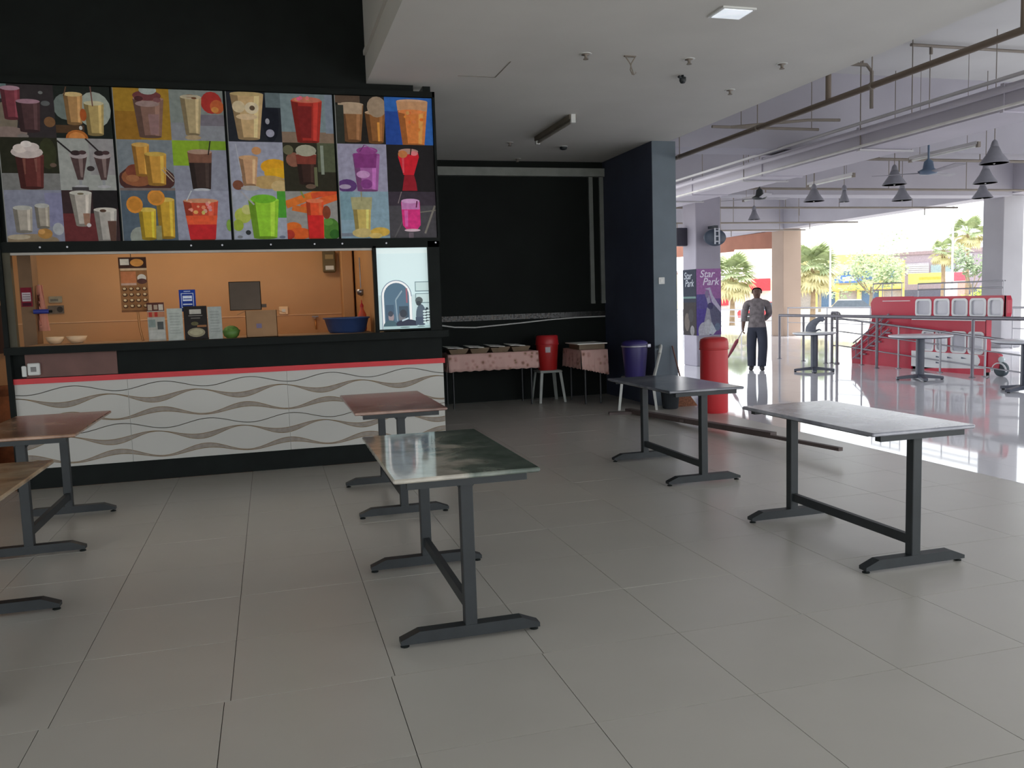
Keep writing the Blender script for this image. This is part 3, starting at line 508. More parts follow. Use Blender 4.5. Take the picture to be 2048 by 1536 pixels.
def carton(label, x0, x1, y0, y1, z0, z1, m, flaps, rz=0.0):
    o = empty('cardboard_box', label, 'carton', 'cartons in the serving window', loc=((x0 + x1) / 2, (y0 + y1) / 2, z0), rz=rz)
    a, b, h_ = (x1 - x0) / 2, (y1 - y0) / 2, z1 - z0; t = 0.005
    s = M(); s.box(-a, a, -b, -b + t, 0, h_); s.box(-a, a, b - t, b, 0, h_); s.box(-a, -a + t, -b, b, 0, h_); s.box(a - t, a, -b, b, 0, h_); s.box(-a, a, -b, b, 0, t); s.build('box_body', m, o)
    for sx, ln, dz in flaps:
        x = sx * a; M().add([(x, -b, h_), (x, b, h_), (x + sx * ln, b, h_ + dz), (x + sx * ln, -b, h_ + dz), (x, -b, h_ - t), (x, b, h_ - t), (x + sx * ln, b, h_ + dz - t), (x + sx * ln, -b, h_ + dz - t)], [(0, 1, 2, 3), (7, 6, 5, 4), (0, 3, 7, 4), (1, 5, 6, 2), (3, 2, 6, 7)]).build('flap', m, o)
    return o
o = carton('brown open cardboard box on the ledge under the dark one', -0.20, 0.065, 7.76, 7.98, 1.185, 1.42, CARD, [(-1, 0.07, -0.03), (1, 0.08, -0.03)])
B(-0.045, 0.0, -0.1115, -0.11, 0.08, 0.12).build('printed_mark', mat('blue_print', (110, 100, 130)), o)
o = carton('dark upper cardboard box stacked on the brown one', -0.325, -0.06, 7.77, 7.97, 1.425, 1.675, CARDD, [])
B(-0.125, 0.125, -0.1, 0.1, 0.245, 0.25).build('lid', CARDD, o)
B(0.13, 0.175, -0.08, 0.06, 0.02, 0.05).build('inner_tray', CARDD, o)
# electricity meter, socket, tap on the kitchen wall
em = empty('electric_meter', 'olive electricity meter box on the kitchen wall', 'meter', loc=(0.685, 9.85, 1.815))
M().bbox(-0.07, 0.07, -0.09, 0, 0, 0.25, 0.012).build('case', mat('meter_olive', (96, 84, 56), 0.5), em)
B(-0.045, 0.045, -0.094, -0.09, 0.03, 0.075).build('dial_window', WHITEP, em); B(-0.045, 0.045, -0.094, -0.09, 0.15, 0.2).build('name_plate', mat('dull_plate', (150, 134, 96)), em)
so = empty('wall_socket', 'cream socket on the kitchen wall behind the brown carton', 'socket', loc=(0.16, 9.85, 1.36))
M().bbox(-0.05, 0.05, -0.02, 0, 0, 0.09, 0.006).build('plate', mat('cream_plate', (222, 190, 150), 0.4), so); B(-0.02, 0.02, -0.024, -0.02, 0.03, 0.06).build('rocker', WHITEP, so)
tp = empty('tap', 'brass water tap on the kitchen wall left of the blue basin', 'tap', loc=(0.5, 9.85, 1.24))
M().tube([(0, 0, 0.05), (0, -0.06, 0.05), (0, -0.1, 0.03), (0, -0.105, -0.06)], 0.011, 8).build('spout', mat('brass', (150, 100, 56), 0.3, metal=0.7), tp); M().cyl((-0.035, -0.03, 0.085), (0.035, -0.03, 0.085), 0.01, n=8).build('handle', STEEL, tp)
M().cyl((0, -0.03, 0.05), (0, -0.03, 0.085), 0.008, n=8).build('stem', STEEL, tp)
wt = empty('worktop', 'kitchen worktop behind the serving window', 'worktop', loc=(0, 9.2, 0))
B(-1.9, 0.78, 0.0, 0.6, 1.08, 1.12).build('slab', mat('peach_worktop', (196, 132, 88), 0.4), wt); B(-1.9, 0.78, 0.05, 0.6, 0, 1.08).build('base', mat('brown_base', (110, 70, 46), 0.7), wt)
bn = empty('basin', 'dark blue plastic basin in the serving window', 'basin', loc=(0.70, 8.10, 1.187))
M().lathe([(0.16, 0), (0.175, 0.02), (0.205, 0.125), (0.22, 0.13), (0.22, 0.142), (0.2, 0.142), (0.165, 0.02), (0, 0.012)], n=28).build('bowl', mat('blue_basin', (44, 66, 112), 0.4), bn)
bsh = empty('inner_shelf', 'wooden shelf under the basin inside the stall', 'shelf', loc=(0, 7.785, 1.15))
B(-1.95, 0.92, 0, 0.575, 0.015, 0.035).build('shelf_board', CARD, bsh); B(-1.95, 0.92, 0.555, 0.575, -1.15, 0.015).build('shelf_front', mat('brown_base', (110, 70, 46)), bsh)
rb = empty('red_bottle', 'red squeeze bottle standing beside the basin at the corner', 'bottle', loc=(0.87, 8.312, 1.187))
M().lathe([(0.035, 0), (0.04, 0.02), (0.04, 0.16), (0.018, 0.21), (0.016, 0.23)], n=16).build('body', mat('coral_red', (206, 84, 58), 0.4), rb); M().lathe([(0.018, 0.23), (0.018, 0.25), (0.006, 0.27), (0.004, 0.30)], n=12).build('nozzle', RED, rb)
# pipes / ladle hanging in the right corner
lr = empty('hanging_tool', 'metal ladle hanging on the right kitchen wall', 'ladle', loc=(0.93, 8.9, 1.55))
M().tube([(0, 0, 0.38), (0, 0, 0.06)], 0.006, 6).build('handle', STEEL, lr); M().lathe([(0.0, -0.02), (0.04, 0.0), (0.055, 0.05), (0.05, 0.05), (0.035, 0.005), (0, -0.012)], n=14).build('cup', STEEL, lr)
pc = struct(M().bbox(0.80, 0.93, 9.62, 9.85, 0, 2.7, 0.01).build('wall_pier', PEACH), 'peach pier in the kitchen corner')
# left end: column with notices
struct(B(-2.06, -1.99, 8.22, 8.42, 0, 2.7).build('wall_pier', mat('brown_pier', (120, 92, 66), 0.7)), 'brown pier at the left of the kitchen')
B(-1.99, -1.955, 8.22, 8.42, 1.18, 2.0).build('trim_14', mat('brown_pier', (120, 92, 66))); struct(bpy.data.objects['trim_14'], 'brown pier edge')
NT = [rec(0, 0, 1, 1, (128, 36, 52)), rec(.1, .28, .9, .74, (196, 186, 190)), rec(.1, .04, .9, .2, (70, 26, 40)), rec(.16, .62, .84, .66, (130, 110, 120)), rec(.16, .5, .84, .54, (130, 110, 120)), rec(.16, .38, .84, .42, (130, 110, 120))]
sign_sheet('notice', -2.05, -1.965, 1.515, 1.68, 8.205, NT, 'maroon notice taped to the brown pier at the left of the window', 'notice')
sign_sheet('label_card', -2.20, -2.075, 1.565, 1.63, 9.835, [rec(0, 0, 1, 1, (150, 146, 130)), rec(.1, .2, .7, .6, (110, 110, 104))], 'upper small grey card on the kitchen wall', 'card')
sign_sheet('label_card', -2.215, -2.065, 1.45, 1.535, 9.835, [rec(0, 0, 1, 1, (104, 98, 92)), ell(.75, .5, .2, .35, (60, 60, 60))], 'lower dark grey card on the kitchen wall', 'card')
mk = empty('marker_pen', 'blue marker clipped beside the brown pier', 'pen', loc=(-1.90, 8.2, 1.47)); M().cyl((-0.06, 0, 0), (0.06, 0, 0), 0.02, n=10).build('barrel', mat('blue_pen', (44, 56, 140), 0.4), mk); M().cyl((0.06, 0, 0), (0.085, 0, 0), 0.012, n=8).build('tip', BLACK, mk)
cl_ = empty('pink_cloth', 'pink cloth hanging beside the brown pier', 'cloth', loc=(-1.93, 8.3, 1.3))
mb = MB(); N_ = 8
for i in range(N_ + 1):
    for j in range(7): mb.v.append((0.10 * (j / 6 - .35) * (1 - .5 * i / N_) + .02 * math.sin(j * 2.1), .015 * math.sin(j * 2.6 + i * .3), 0.40 * i / N_))
for i in range(N_):
    for j in range(6): mb.f.append([i * 7 + j, i * 7 + j + 1, (i + 1) * 7 + j + 1, (i + 1) * 7 + j]); mb.ink.append(None); mb.sm.append(True)
mb.build('drape', mat('pink_fabric', (220, 150, 130), 0.9), cl_); M().cyl((0, 0.0, 0.40), (0, 0.03, 0.40), 0.006, n=6).build('hook', STEEL, cl_)
for bx, by, r_, lab in ((-1.80, 8.15, 0.075, 'smaller white bowl inside the stall by the pier'), (-1.63, 8.16, 0.085, 'wider white bowl inside the stall right of the smaller bowl')):
    o = empty('bowl', lab, 'bowl', 'bowls on the inner shelf', loc=(bx, by, 1.187)); M().lathe([(r_ * .5, 0), (r_ * .8, .02), (r_, .06), (r_ * .94, .06), (r_ * .7, .02), (0, .012)], n=20).build('bowl_shell', mat('cream_bowl', (226, 196, 160), 0.4), o); M().lathe([(r_ * .5, .0), (r_ * .5, .004)], n=16).build('foot_ring', WHITEP, o)
# doorway items at the far left
ap = empty('apron', 'dark apron hanging in the doorway left of the stall post', 'apron', loc=(-2.66, 9.82, 1.05))
M().prism([(-0.1, 0), (0.12, 0.02), (0.1, 0.35), (0.05, 0.5), (-0.05, 0.5), (-0.09, 0.33)], -0.02, 0.0, 'y').build('bib', mat('dark_apron', (64, 46, 40), 0.9), ap); M().tube([(-0.05, -0.01, 0.5), (0, -0.01, 0.58), (0.05, -0.01, 0.5)], 0.006, 6).build('neck_strap', mat('dark_apron', (64, 46, 40)), ap)
sk = empty('sack', 'brown sack on the floor in the doorway left of the stall post', 'sack', loc=(-2.55, 9.3, 0))
M().lathe([(0.16, 0), (0.2, 0.1), (0.19, 0.4), (0.12, 0.6), (0.05, 0.66)], n=18).build('bag', mat('brown_sack', (120, 72, 44), 0.9, var=0.3, scale=12), sk); M().lathe([(0.05, 0.66), (0.07, 0.72), (0.06, 0.76), (0, 0.75)], n=12).build('tied_neck', mat('brown_sack', (120, 72, 44)), sk)
cr = empty('crate', 'orange-red plastic crate on the floor in the doorway', 'crate', loc=(-2.75, 8.7, 0))
ORR = mat('orange_crate', (190, 84, 44), 0.5); B(-0.2, 0.2, -0.15, 0.15, 0, 0.02).build('base', ORR, cr)
for k in range(4): z = 0.02 + k * 0.07; s = M(); s.box(-.2, .2, -.15, -.135, z, z + .045); s.box(-.2, .2, .135, .15, z, z + .045); s.box(-.2, -.185, -.15, .15, z, z + .045); s.box(.185, .2, -.15, .15, z, z + .045); s.build('slat', ORR, cr)
for sx in (-.2, .18):
    for sy in (-.15, .13): B(sx, sx + .02, sy, sy + .02, 0, .28).build('corner_post', ORR, cr)

# ================================================================== DINING TABLES
def make_table(top_m):
    t = empty('dining_table')
    W2, L2, zt = 0.312, 0.60, 0.73
    M().bbox(-W2, W2, -L2, L2, zt - 0.02, zt, 0.005).build('marble_top', top_m, t)
    for sy in (-1, 1):
        y = sy * 0.525
        M().bbox(-0.0265, 0.0265, y - 0.0265, y + 0.0265, 0.06, 0.69, 0.003).build('leg', DARKMETAL, t)
        M().prism([(-0.305, 0.016), (0.305, 0.016), (0.305, 0.034), (0.225, 0.066), (-0.225, 0.066), (-0.305, 0.034)], y - 0.028, y + 0.028, 'y').build('foot', DARKMETAL, t)
        B(-0.255, 0.255, y - 0.02 + sy * 0.04, y + 0.02 + sy * 0.04, 0.68, 0.71).build('top_bar', DARKMETAL, t)
        for sx in (-1, 1):
            M().prism([(sx * 0.0265, 0.69), (sx * 0.0265, 0.655), (sx * 0.045, 0.675), (sx * 0.06, 0.69)][::sx], y - 0.003, y + 0.003, 'y').build('gusset', DARKMETAL, t)
            M().lathe([(0.019, 0), (0.019, 0.005), (0.007, 0.008), (0.007, 0.02)], c=(sx * 0.285, y, 0), n=10).build('glide', BLACK, t)
    B(-0.014, 0.014, -0.5, 0.5, 0.115, 0.165).build('stretcher', DARKMETAL, t)
    for sx in (-1, 1): B(sx * 0.25 - 0.012, sx * 0.25 + 0.012, -0.50, 0.50, 0.695, 0.71).build('side_rail', DARKMETAL, t)
    return t
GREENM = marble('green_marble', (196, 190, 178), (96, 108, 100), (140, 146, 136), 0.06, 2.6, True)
ROSE = marble('rose_marble', (168, 138, 124), (118, 84, 74), (148, 112, 100), 0.2, 1.8)
TAN = marble('tan_marble', (186, 156, 134), (118, 88, 70), (160, 124, 100), 0.2, 1.8)
SAND = marble('sand_marble', (164, 146, 122), (110, 92, 74), (150, 128, 104), 0.25, 1.6)
SLATE = marble('slate_marble', (160, 162, 170), (122, 124, 134), (144, 146, 156), 0.16, 1.8)
GREYM = marble('grey_marble', (126, 128, 136), (84, 88, 98), (110, 112, 122), 0.20, 1.8)
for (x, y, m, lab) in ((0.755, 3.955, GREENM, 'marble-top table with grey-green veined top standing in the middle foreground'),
                       (0.815, 6.185, ROSE, 'table with reddish-brown marble top between the counter and the green-veined table'),
                       (3.13, 4.055, SLATE, 'pale grey marble-top table in the right foreground'),
                       (3.13, 6.25, GREYM, 'grey marble-top table in front of the plastic chair and red drum'),
                       (-1.46, 6.09, TAN, 'tan marble-top table at the left end of the counter'),
                       (-1.37, 3.96, SAND, 'sand-coloured table cut off by the left edge of the picture')):
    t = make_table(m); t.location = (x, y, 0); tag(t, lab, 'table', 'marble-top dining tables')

# ================================================================== DARK CORNER: cloth tables, drums, chair
CLOTH = None
def cloth_mat():
    m = bpy.data.materials.new('floral_cloth'); m.use_nodes = True; nt = m.node_tree; b = nt.nodes['Principled BSDF']
    tc = nt.nodes.new('ShaderNodeTexCoord'); vo = nt.nodes.new('ShaderNodeTexVoronoi'); vo.inputs['Scale'].default_value = 13; vo.inputs['Randomness'].default_value = 0.8
    no = nt.nodes.new('ShaderNodeTexNoise'); no.inputs['Scale'].default_value = 30
    r = nt.nodes.new('ShaderNodeValToRGB'); e = r.color_ramp.elements
    e[0].position = 0.16; e[0].color = (*lin((150, 98, 100)), 1); e[1].position = 0.5; e[1].color = (*lin((208, 170, 162)), 1)
    k = e.new(0.3); k.color = (*lin((190, 146, 138)), 1); k = e.new(0.24); k.color = (*lin((142, 122, 92)), 1)
    mx = nt.nodes.new('ShaderNodeMix'); mx.inputs['Factor'].default_value = 0.12
    nt.links.new(tc.outputs['Object'], vo.inputs['Vector']); nt.links.new(tc.outputs['Object'], no.inputs['Vector'])
    nt.links.new(vo.outputs['Distance'], mx.inputs['A']); nt.links.new(no.outputs['Fac'], mx.inputs['B'])
    nt.links.new(mx.outputs['Result'], r.inputs['Fac']); nt.links.new(r.outputs['Color'], b.inputs['Base Color']); b.inputs['Roughness'].default_value = 0.85
    return m
CLOTH = cloth_mat()
def folding_table(label, x0, x1, y0, y1, z):
    o = empty('folding_table', label, 'table', 'cloth-covered tables by the black wall', loc=((x0 + x1) / 2, (y0 + y1) / 2, 0)); a, b = (x1 - x0) / 2, (y1 - y0) / 2
    B(-a, a, -b, b, z - 0.025, z).build('table_board', mat('dark_board', (60, 52, 48)), o)
    for sx in (-1, 1):
        for sy in (-1, 1): M().cyl((sx * (a - .07), sy * (b - .06), 0), (sx * (a - .07), sy * (b - .06), z - .025), 0.013, n=8).build('leg', mat('dark_leg', (44, 46, 48), 0.4), o)
    return o
def draped_cloth(label, x0, x1, y0, y1, z, drop, drop_front_corner=0.0):
    o = empty('tablecloth', label, 'tablecloth', 'pink floral tablecloths', loc=(x0, y0, z)); W_, D_ = x1 - x0, y1 - y0
    B(-0.004, W_ + 0.004, -0.004, D_, 0.001, 0.004).build('cloth_top', CLOTH, o)
    def flap(P, Q, out, d0, d1, name):
        mb = MB(); n = 36; P, Q, out = Vector(P), Vector(Q), Vector(out)
        for r in range(6):
            for i in range(n + 1):
                u = i / n; d = (d0 + (d1 - d0) * u) * r / 5
                wv = (0.004 + 0.018 * r / 5 * (1 + math.sin(u * 31 + 0.6)) * .5 + 0.006 * r / 5 * math.sin(u * 83))
                p = P.lerp(Q, u) + out * wv; mb.v.append((p.x, p.y, 0.003 - d - (0.006 * math.sin(u * 60) if r == 5 else 0)))
        for r in range(5):
            for i in range(n): mb.f.append([r * (n + 1) + i, (r + 1) * (n + 1) + i, (r + 1) * (n + 1) + i + 1, r * (n + 1) + i + 1]); mb.ink.append(None); mb.sm.append(True)
        ob = mb.build(name, CLOTH, o); sm = ob.modifiers.new('thick', 'SOLIDIFY'); sm.thickness = 0.002
    flap((0, 0, 0), (W_, 0, 0), (0, -1, 0), drop, drop + drop_front_corner, 'front_drop')
    flap((0, D_, 0), (0, 0, 0), (-1, 0, 0), drop, drop, 'side_drop')
    flap((W_, 0, 0), (W_, D_, 0), (1, 0, 0), drop + drop_front_corner, drop, 'side_drop')
    return o
folding_table('long folding table under the floral cloth left of the red drum', 2.26, 3.50, 11.02, 11.58, 0.735)
draped_cloth('pink floral cloth over the long table left of the red drum', 2.25, 3.51, 11.0, 11.59, 0.736, 0.23)
folding_table('short folding table under the floral cloth right of the red drum', 4.0, 4.36, 10.62, 11.3, 0.735)
draped_cloth('pink floral cloth hanging lower at one corner right of the red drum', 3.99, 4.37, 10.6, 11.32, 0.736, 0.25, 0.09)
TRAYM = mat('brown_tray', (120, 104, 84), 0.6); LID = mat('paper_lid', (238, 238, 232), 0.7)
def tray(x, lab):
    o = empty('food_tray', lab, 'food tray', 'food trays on the floral cloth', loc=(x, 11.2, 0.741))
    s = M(); v = []
    for (a, b, z) in ((0.10, 0.14, 0), (0.135, 0.17, 0.065)): v += [(-a, -b, z), (a, -b, z), (a, b, z), (-a, b, z)]
    s.add(v, [(3, 2, 1, 0)] + [(i, (i + 1) % 4, (i + 1) % 4 + 4, i + 4) for i in range(4)] + [(4, 5, 6, 7)]); s.build('tray_body', TRAYM, o)
    s = M(); s.add([(-0.15, -0.18, 0.085), (0.06, -0.18, 0.075), (0.06, 0.18, 0.08), (-0.15, 0.18, 0.095), (-0.15, -0.18, 0.091), (0.06, -0.18, 0.081), (0.06, 0.18, 0.086), (-0.15, 0.18, 0.101)], [(3, 2, 1, 0), (4, 5, 6, 7), (0, 1, 5, 4), (1, 2, 6, 5), (2, 3, 7, 6), (3, 0, 4, 7)]); s.build('white_lid', LID, o)
    M().box(-0.02, 0.13, -0.17, 0.17, 0.064, 0.072).build('tray_rim', TRAYM, o)
for i, lab in enumerate(('leftmost white-lidded food tray on the floral cloth', 'second white-lidded food tray from the left on the floral cloth', 'third white-lidded food tray from the left on the floral cloth', 'fourth white-lidded food tray, the one nearest the red drum')): tray(2.41 + i * 0.29, lab)
o = empty('serving_tray', 'long white-lidded tray on the short floral table beside the purple drum', 'food tray', loc=(4.19, 10.95, 0.741))
B(-0.17, 0.2, -0.2, 0.2, 0, 0.07).build('tray_body', TRAYM, o); B(-0.21, 0.22, -0.25, 0.25, 0.07, 0.082).build('white_lid', LID, o)
# plastic stool with red drum
def stool(label, x, y, h_):
    o = empty('plastic_stool', label, 'stool', loc=(x, y, 0)); m = mat('grey_white_plastic', (150, 154, 150), 0.5)
    M().bbox(-0.165, 0.165, -0.165, 0.165, h_ - 0.035, h_, 0.012).build('seat', m, o)
    for sx in (-1, 1):
        for sy in (-1, 1):
            M().add([(sx * .115, sy * .155, h_ - .03), (sx * .155, sy * .155, h_ - .03), (sx * .155, sy * .115, h_ - .03), (sx * .165, sy * .2, 0), (sx * .2, sy * .2, 0), (sx * .2, sy * .165, 0)], [(0, 1, 4, 3), (1, 2, 5, 4), (0, 3, 5, 2), (0, 2, 1), (3, 4, 5)]).build('leg', m, o)
    return o
stool('grey-white plastic stool under the red drum by the black wall', 3.73, 11.26, 0.45)
dr = empty('drum', 'red plastic drum with white label standing on the stool', 'drum', loc=(3.73, 11.26, 0.45))
M().lathe([(0.128, 0), (0.134, 0.01), (0.155, 0.34), (0.155, 0.36)], n=28).build('body', mat('dark_red_plastic', (176, 34, 34), 0.4, var=0.08), dr)
M().lathe([(0.160, 0.355), (0.162, 0.37), (0.160, 0.40), (0.152, 0.475), (0.14, 0.485), (0.0, 0.485)], n=28).build('lid', RED, dr)
M().lathe([(0.158, 0.352), (0.166, 0.352), (0.166, 0.366), (0.158, 0.366)], n=28).build('rim_band', RED, dr)
th = math.radians(-100); lbm = M()
for i in range(5):
    a0, a1 = th - .3 + .09 * i, th - .3 + .09 * (i + 1); r_ = .1525
    lbm.add([(r_ * math.cos(a0), r_ * math.sin(a0), .25), (r_ * math.cos(a1), r_ * math.sin(a1), .25), (r_ * 1.025 * math.cos(a1), r_ * 1.025 * math.sin(a1), .325), (r_ * 1.025 * math.cos(a0), r_ * 1.025 * math.sin(a0), .325)], [(0, 1, 2, 3)])
lbm.build('paper_label', mat('label_paper', (190, 180, 184), 0.6), dr)
# white monobloc chair with the purple drum on it
ch = empty('plastic_chair', 'white plastic chair holding the purple drum in front of the wall end', 'chair', loc=(4.52, 9.98, 0), rz=-1.99)
CHW = mat('chair_white', (196, 198, 194), 0.45)
M().bbox(-0.22, 0.22, -0.21, 0.21, 0.375, 0.40, 0.01).build('seat', CHW, ch)
for sx in (-1, 1):
    for sy in (-1, 1):
        M().add([(sx * .18, sy * .175, .38), (sx * .22, sy * .175, .38), (sx * .22, sy * .21, .38), (sx * .18, sy * .21, .38), (sx * .22, sy * .22, 0), (sx * .245, sy * .22, 0), (sx * .245, sy * .25, 0), (sx * .22, sy * .25, 0)], [(0, 1, 5, 4), (1, 2, 6, 5), (2, 3, 7, 6), (3, 0, 4, 7), (4, 5, 6, 7)]).build('leg', CHW, ch)
for i in range(5):
    x = -.2 + .1 * i; M().add([(x - .022, .20, .39), (x + .022, .20, .39), (x + .026, .29, .74), (x - .026, .29, .74), (x - .022, .22, .39), (x + .022, .22, .39), (x + .026, .31, .74), (x - .026, .31, .74)], [(0, 1, 2, 3), (7, 6, 5, 4), (0, 3, 7, 4), (1, 5, 6, 2)]).build('back_slat', CHW, ch)
M().tube([(-.23, .28, .72), (-.2, .295, .77), (0, .305, .80), (.2, .295, .77), (.23, .28, .72)], 0.02, 8).build('top_rail', CHW, ch)
pd = empty('drum', 'dark purple plastic drum with clamp band standing on the white chair', 'drum', loc=(4.50, 10.0, 0.40))
PUR = mat('purple_plastic', (52, 44, 104), 0.38, var=0.1, scale=3)
M().lathe([(0.125, 0), (0.13, 0.012), (0.165, 0.39), (0.165, 0.40)], n=28).build('body', PUR, pd)
M().lathe([(0.17, 0.395), (0.172, 0.42), (0.165, 0.45), (0.12, 0.475), (0, 0.48)], n=28).build('lid', PUR, pd)
M().lathe([(0.168, 0.392), (0.176, 0.395), (0.176, 0.41), (0.168, 0.413)], n=28).build('clamp_band', mat('silver_band', (180, 180, 190), 0.3, metal=0.6), pd)
M().bbox(0.11, 0.16, -0.15, -0.11, 0.385, 0.43, 0.006).build('clamp_lever', mat('silver_band', (180, 180, 190)), pd)
# wall cable, conduits, switch
M().tube([(1.55, 11.67, 1.135), (2.26, 11.67, 1.126), (2.5, 11.67, 1.085), (2.8, 11.67, 1.07), (3.15, 11.67, 1.09), (3.55, 11.67, 1.115), (3.9, 11.67, 1.14), (4.32, 11.67, 1.157), (4.78, 11.66, 1.16)], 0.010, 8).build('wall_cable', WHITEP)
tag(bpy.data.objects['wall_cable'], 'slack white cable strung across the black back wall', 'cable')
for x, lab in ((4.60, 'left of the two grey vertical trunking strips on the black wall'), (4.765, 'right of the two grey vertical trunking strips, beside the navy corner')):
    o = empty('cable_trunking', lab, 'trunking', 'grey trunking strips on the black wall', loc=(x, 11.7, 1.365)); B(-0.03, 0.03, -0.035, 0, 0, 1.82).build('channel', mat('grey_trunk', (120, 124, 120), 0.6), o); B(-0.033, 0.033, -0.04, 0, -0.012, 0.03).build('end_cap', mat('grey_trunk', (120, 124, 120)), o)
ls = empty('light_switch', 'white light switch on the grey-blue wall end', 'switch', loc=(4.91, 10.04, 1.585)); M().bbox(-0.043, 0.043, -0.012, 0, 0, 0.088, 0.004).build('plate', WHITEP, ls); B(-0.014, 0.014, -0.017, -0.012, 0.025, 0.063).build('rocker', mat('rocker_white', (224, 224, 220), 0.4), ls)
# broom, bucket, red drum by the pillar
bo = empty('broom', 'brown broom leaning on the grey-blue wall end', 'broom', loc=(5.12, 9.86, 0))
M().tube([(0.0, 0.0, 0.18), (-0.08, 0.155, 0.78)], 0.011, 8).build('broomstick', mat('broomstick', (104, 74, 66), 0.6), bo)
M().add([(-0.03, -0.02, 0.2), (0.03, -0.02, 0.2), (0.03, 0.02, 0.2), (-0.03, 0.02, 0.2), (-0.16, -0.05, 0), (0.17, -0.05, 0), (0.17, 0.05, 0), (-0.16, 0.05, 0)], [(0, 1, 2, 3), (0, 4, 5, 1), (1, 5, 6, 2), (2, 6, 7, 3), (3, 7, 4, 0), (7, 6, 5, 4)]).build('bristles', mat('bristles', (126, 84, 62), 0.95, var=0.4, scale=60), bo)
bu = empty('bucket', 'dark slate bucket at the foot of the wall end under the table edge', 'bucket', loc=(4.865, 9.74, 0))
M().lathe([(0.09, 0), (0.1, 0.01), (0.125, 0.25), (0.13, 0.25), (0.13, 0.262), (0.115, 0.262), (0.09, 0.02), (0, 0.015)], n=20).build('pail', mat('slate_plastic', (50, 56, 62), 0.5), bu); M().tube([(0.125 * math.cos(t), 0, 0.25 - 0.09 * math.sin(t)) for t in [PI * i / 10 for i in range(11)]], 0.004, 6).build('handle', STEEL, bu)
rd = empty('drum', 'tall red plastic drum on the floor beyond the grey marble table', 'drum', loc=(5.17, 9.17, 0))
M().lathe([(0.160, 0), (0.165, 0.01), (0.168, 0.45), (0.166, 0.78)], n=32).build('body', mat('bin_red', (196, 46, 52), 0.42, var=0.06, scale=2), rd)
M().lathe([(0.172, 0.775), (0.174, 0.80), (0.172, 0.86), (0.160, 0.895), (0.12, 0.915), (0, 0.925)], n=32).build('lid', mat('lid_red', (186, 50, 52), 0.45, var=0.06), rd)
M().lathe([(0.168, 0.765), (0.178, 0.768), (0.178, 0.785), (0.168, 0.788)], n=32).build('rim', mat('lid_red', (186, 50, 52)), rd)
# the long bars lying on the floor
br = empty('floor_bar', 'long brown metal bar lying on the floor behind the grey marble table', 'bar', loc=(0, 0, 0))
def bar(p, q, w_, h_, z0, z1, name, m):
    p, q = Vector(p), Vector(q); d = (q - p).normalized(); n = Vector((-d.y, d.x)) * w_ / 2
    v = [(p.x - n.x, p.y - n.y, z0), (p.x + n.x, p.y + n.y, z0), (q.x + n.x, q.y + n.y, z1), (q.x - n.x, q.y - n.y, z1)]; v += [(a, b, c + h_) for a, b, c in v]
    return M().add(v, [(0, 3, 2, 1), (4, 5, 6, 7), (0, 1, 5, 4), (1, 2, 6, 5), (2, 3, 7, 6), (3, 0, 4, 7)]).build(name, m, br)
BARM = mat('rusty_bar', (88, 76, 74), 0.6, var=0.2, scale=5)
bar((4.22, 9.62), (4.545, 6.95), 0.075, 0.055, 0.0, 0.055, 'outer_channel', BARM)
bar((4.50, 7.3), (4.61, 6.05), 0.045, 0.03, 0.05, 0.072, 'inner_rod', BARM)
bar((3.95, 9.58), (4.25, 9.5), 0.10, 0.03, 0.0, 0.0, 'end_plate', BARM)
bar((4.33, 8.4), (4.36, 8.36), 0.11, 0.02, 0.045, 0.045, 'clip', BARM)

# ================================================================== CEILING FITTINGS
def fit(name, label, cat, x, y, z=3.4, group=None): return empty(name, label, cat, group, loc=(x, y, z))
cp = fit('ceiling_light', 'square recessed panel light in the low ceiling at the top of the picture', 'light', 3.24, 5.46)
B(-0.13, 0.13, -0.11, 0.11, -0.012, 0).build('frame', WHITEP, cp); B(-0.11, 0.11, -0.09, 0.09, -0.016, -0.012).build('diffuser', mat('panel_diffuser', (225, 232, 240), 0.5, emit=0.22), cp)
tl = fit('ceiling_tube_light', 'unlit tube fitting on the low ceiling in front of the black wall', 'light', 3.25, 9.34)
B(-0.04, 0.04, -0.62, 0.62, -0.05, 0).build('batten', mat('dull_batten', (120, 112, 100), 0.6), tl); M().cyl((0, -0.58, -0.07), (0, 0.58, -0.07), 0.016, n=10).build('tube', mat('dull_tube', (150, 146, 138)), tl)
B(-0.025, 0.025, -0.64, -0.60, -0.09, 0).build('end_cap', WHITEP, tl); B(-0.025, 0.025, 0.60, 0.64, -0.09, 0).build('end_cap', WHITEP, tl)
hk = fit('ceiling_hook', 'dangling wire hook hanging from the low ceiling', 'hook', 2.965, 6.58)
B(-0.05, 0.05, -0.012, 0.012, -0.008, 0).build('plate', PIPEP, hk); M().tube([(-0.04, 0, -0.008), (0.0, 0, -0.06), (0.02, 0, -0.12), (0.03, 0, -0.15), (0.05, 0, -0.13)], 0.005, 6).build('wire', PIPEP, hk); M().tube([(0.045, 0, -0.008), (0.01, 0, -0.06), (0.0, 0, -0.11), (0.02, 0, -0.15)], 0.005, 6).build('wire', PIPEP, hk)
def sprinkler(x, y, lab):
    o = fit('fire_sprinkler', lab, 'sprinkler', x, y, group='ceiling sprinkler heads'); M().lathe([(0.035, 0), (0.035, -0.006), (0.012, -0.01), (0.012, -0.035), (0.022, -0.04), (0.022, -0.044)][::-1], n=12).build('nozzle', PIPEP, o); M().lathe([(0.05, -0.004), (0.05, 0)], n=14).build('rose', WHITEP, o)
sprinkler(2.58, 6.59, 'small ceiling rose left of the dangling hook'); sprinkler(3.50, 6.58, 'small ceiling rose right of the dangling hook')
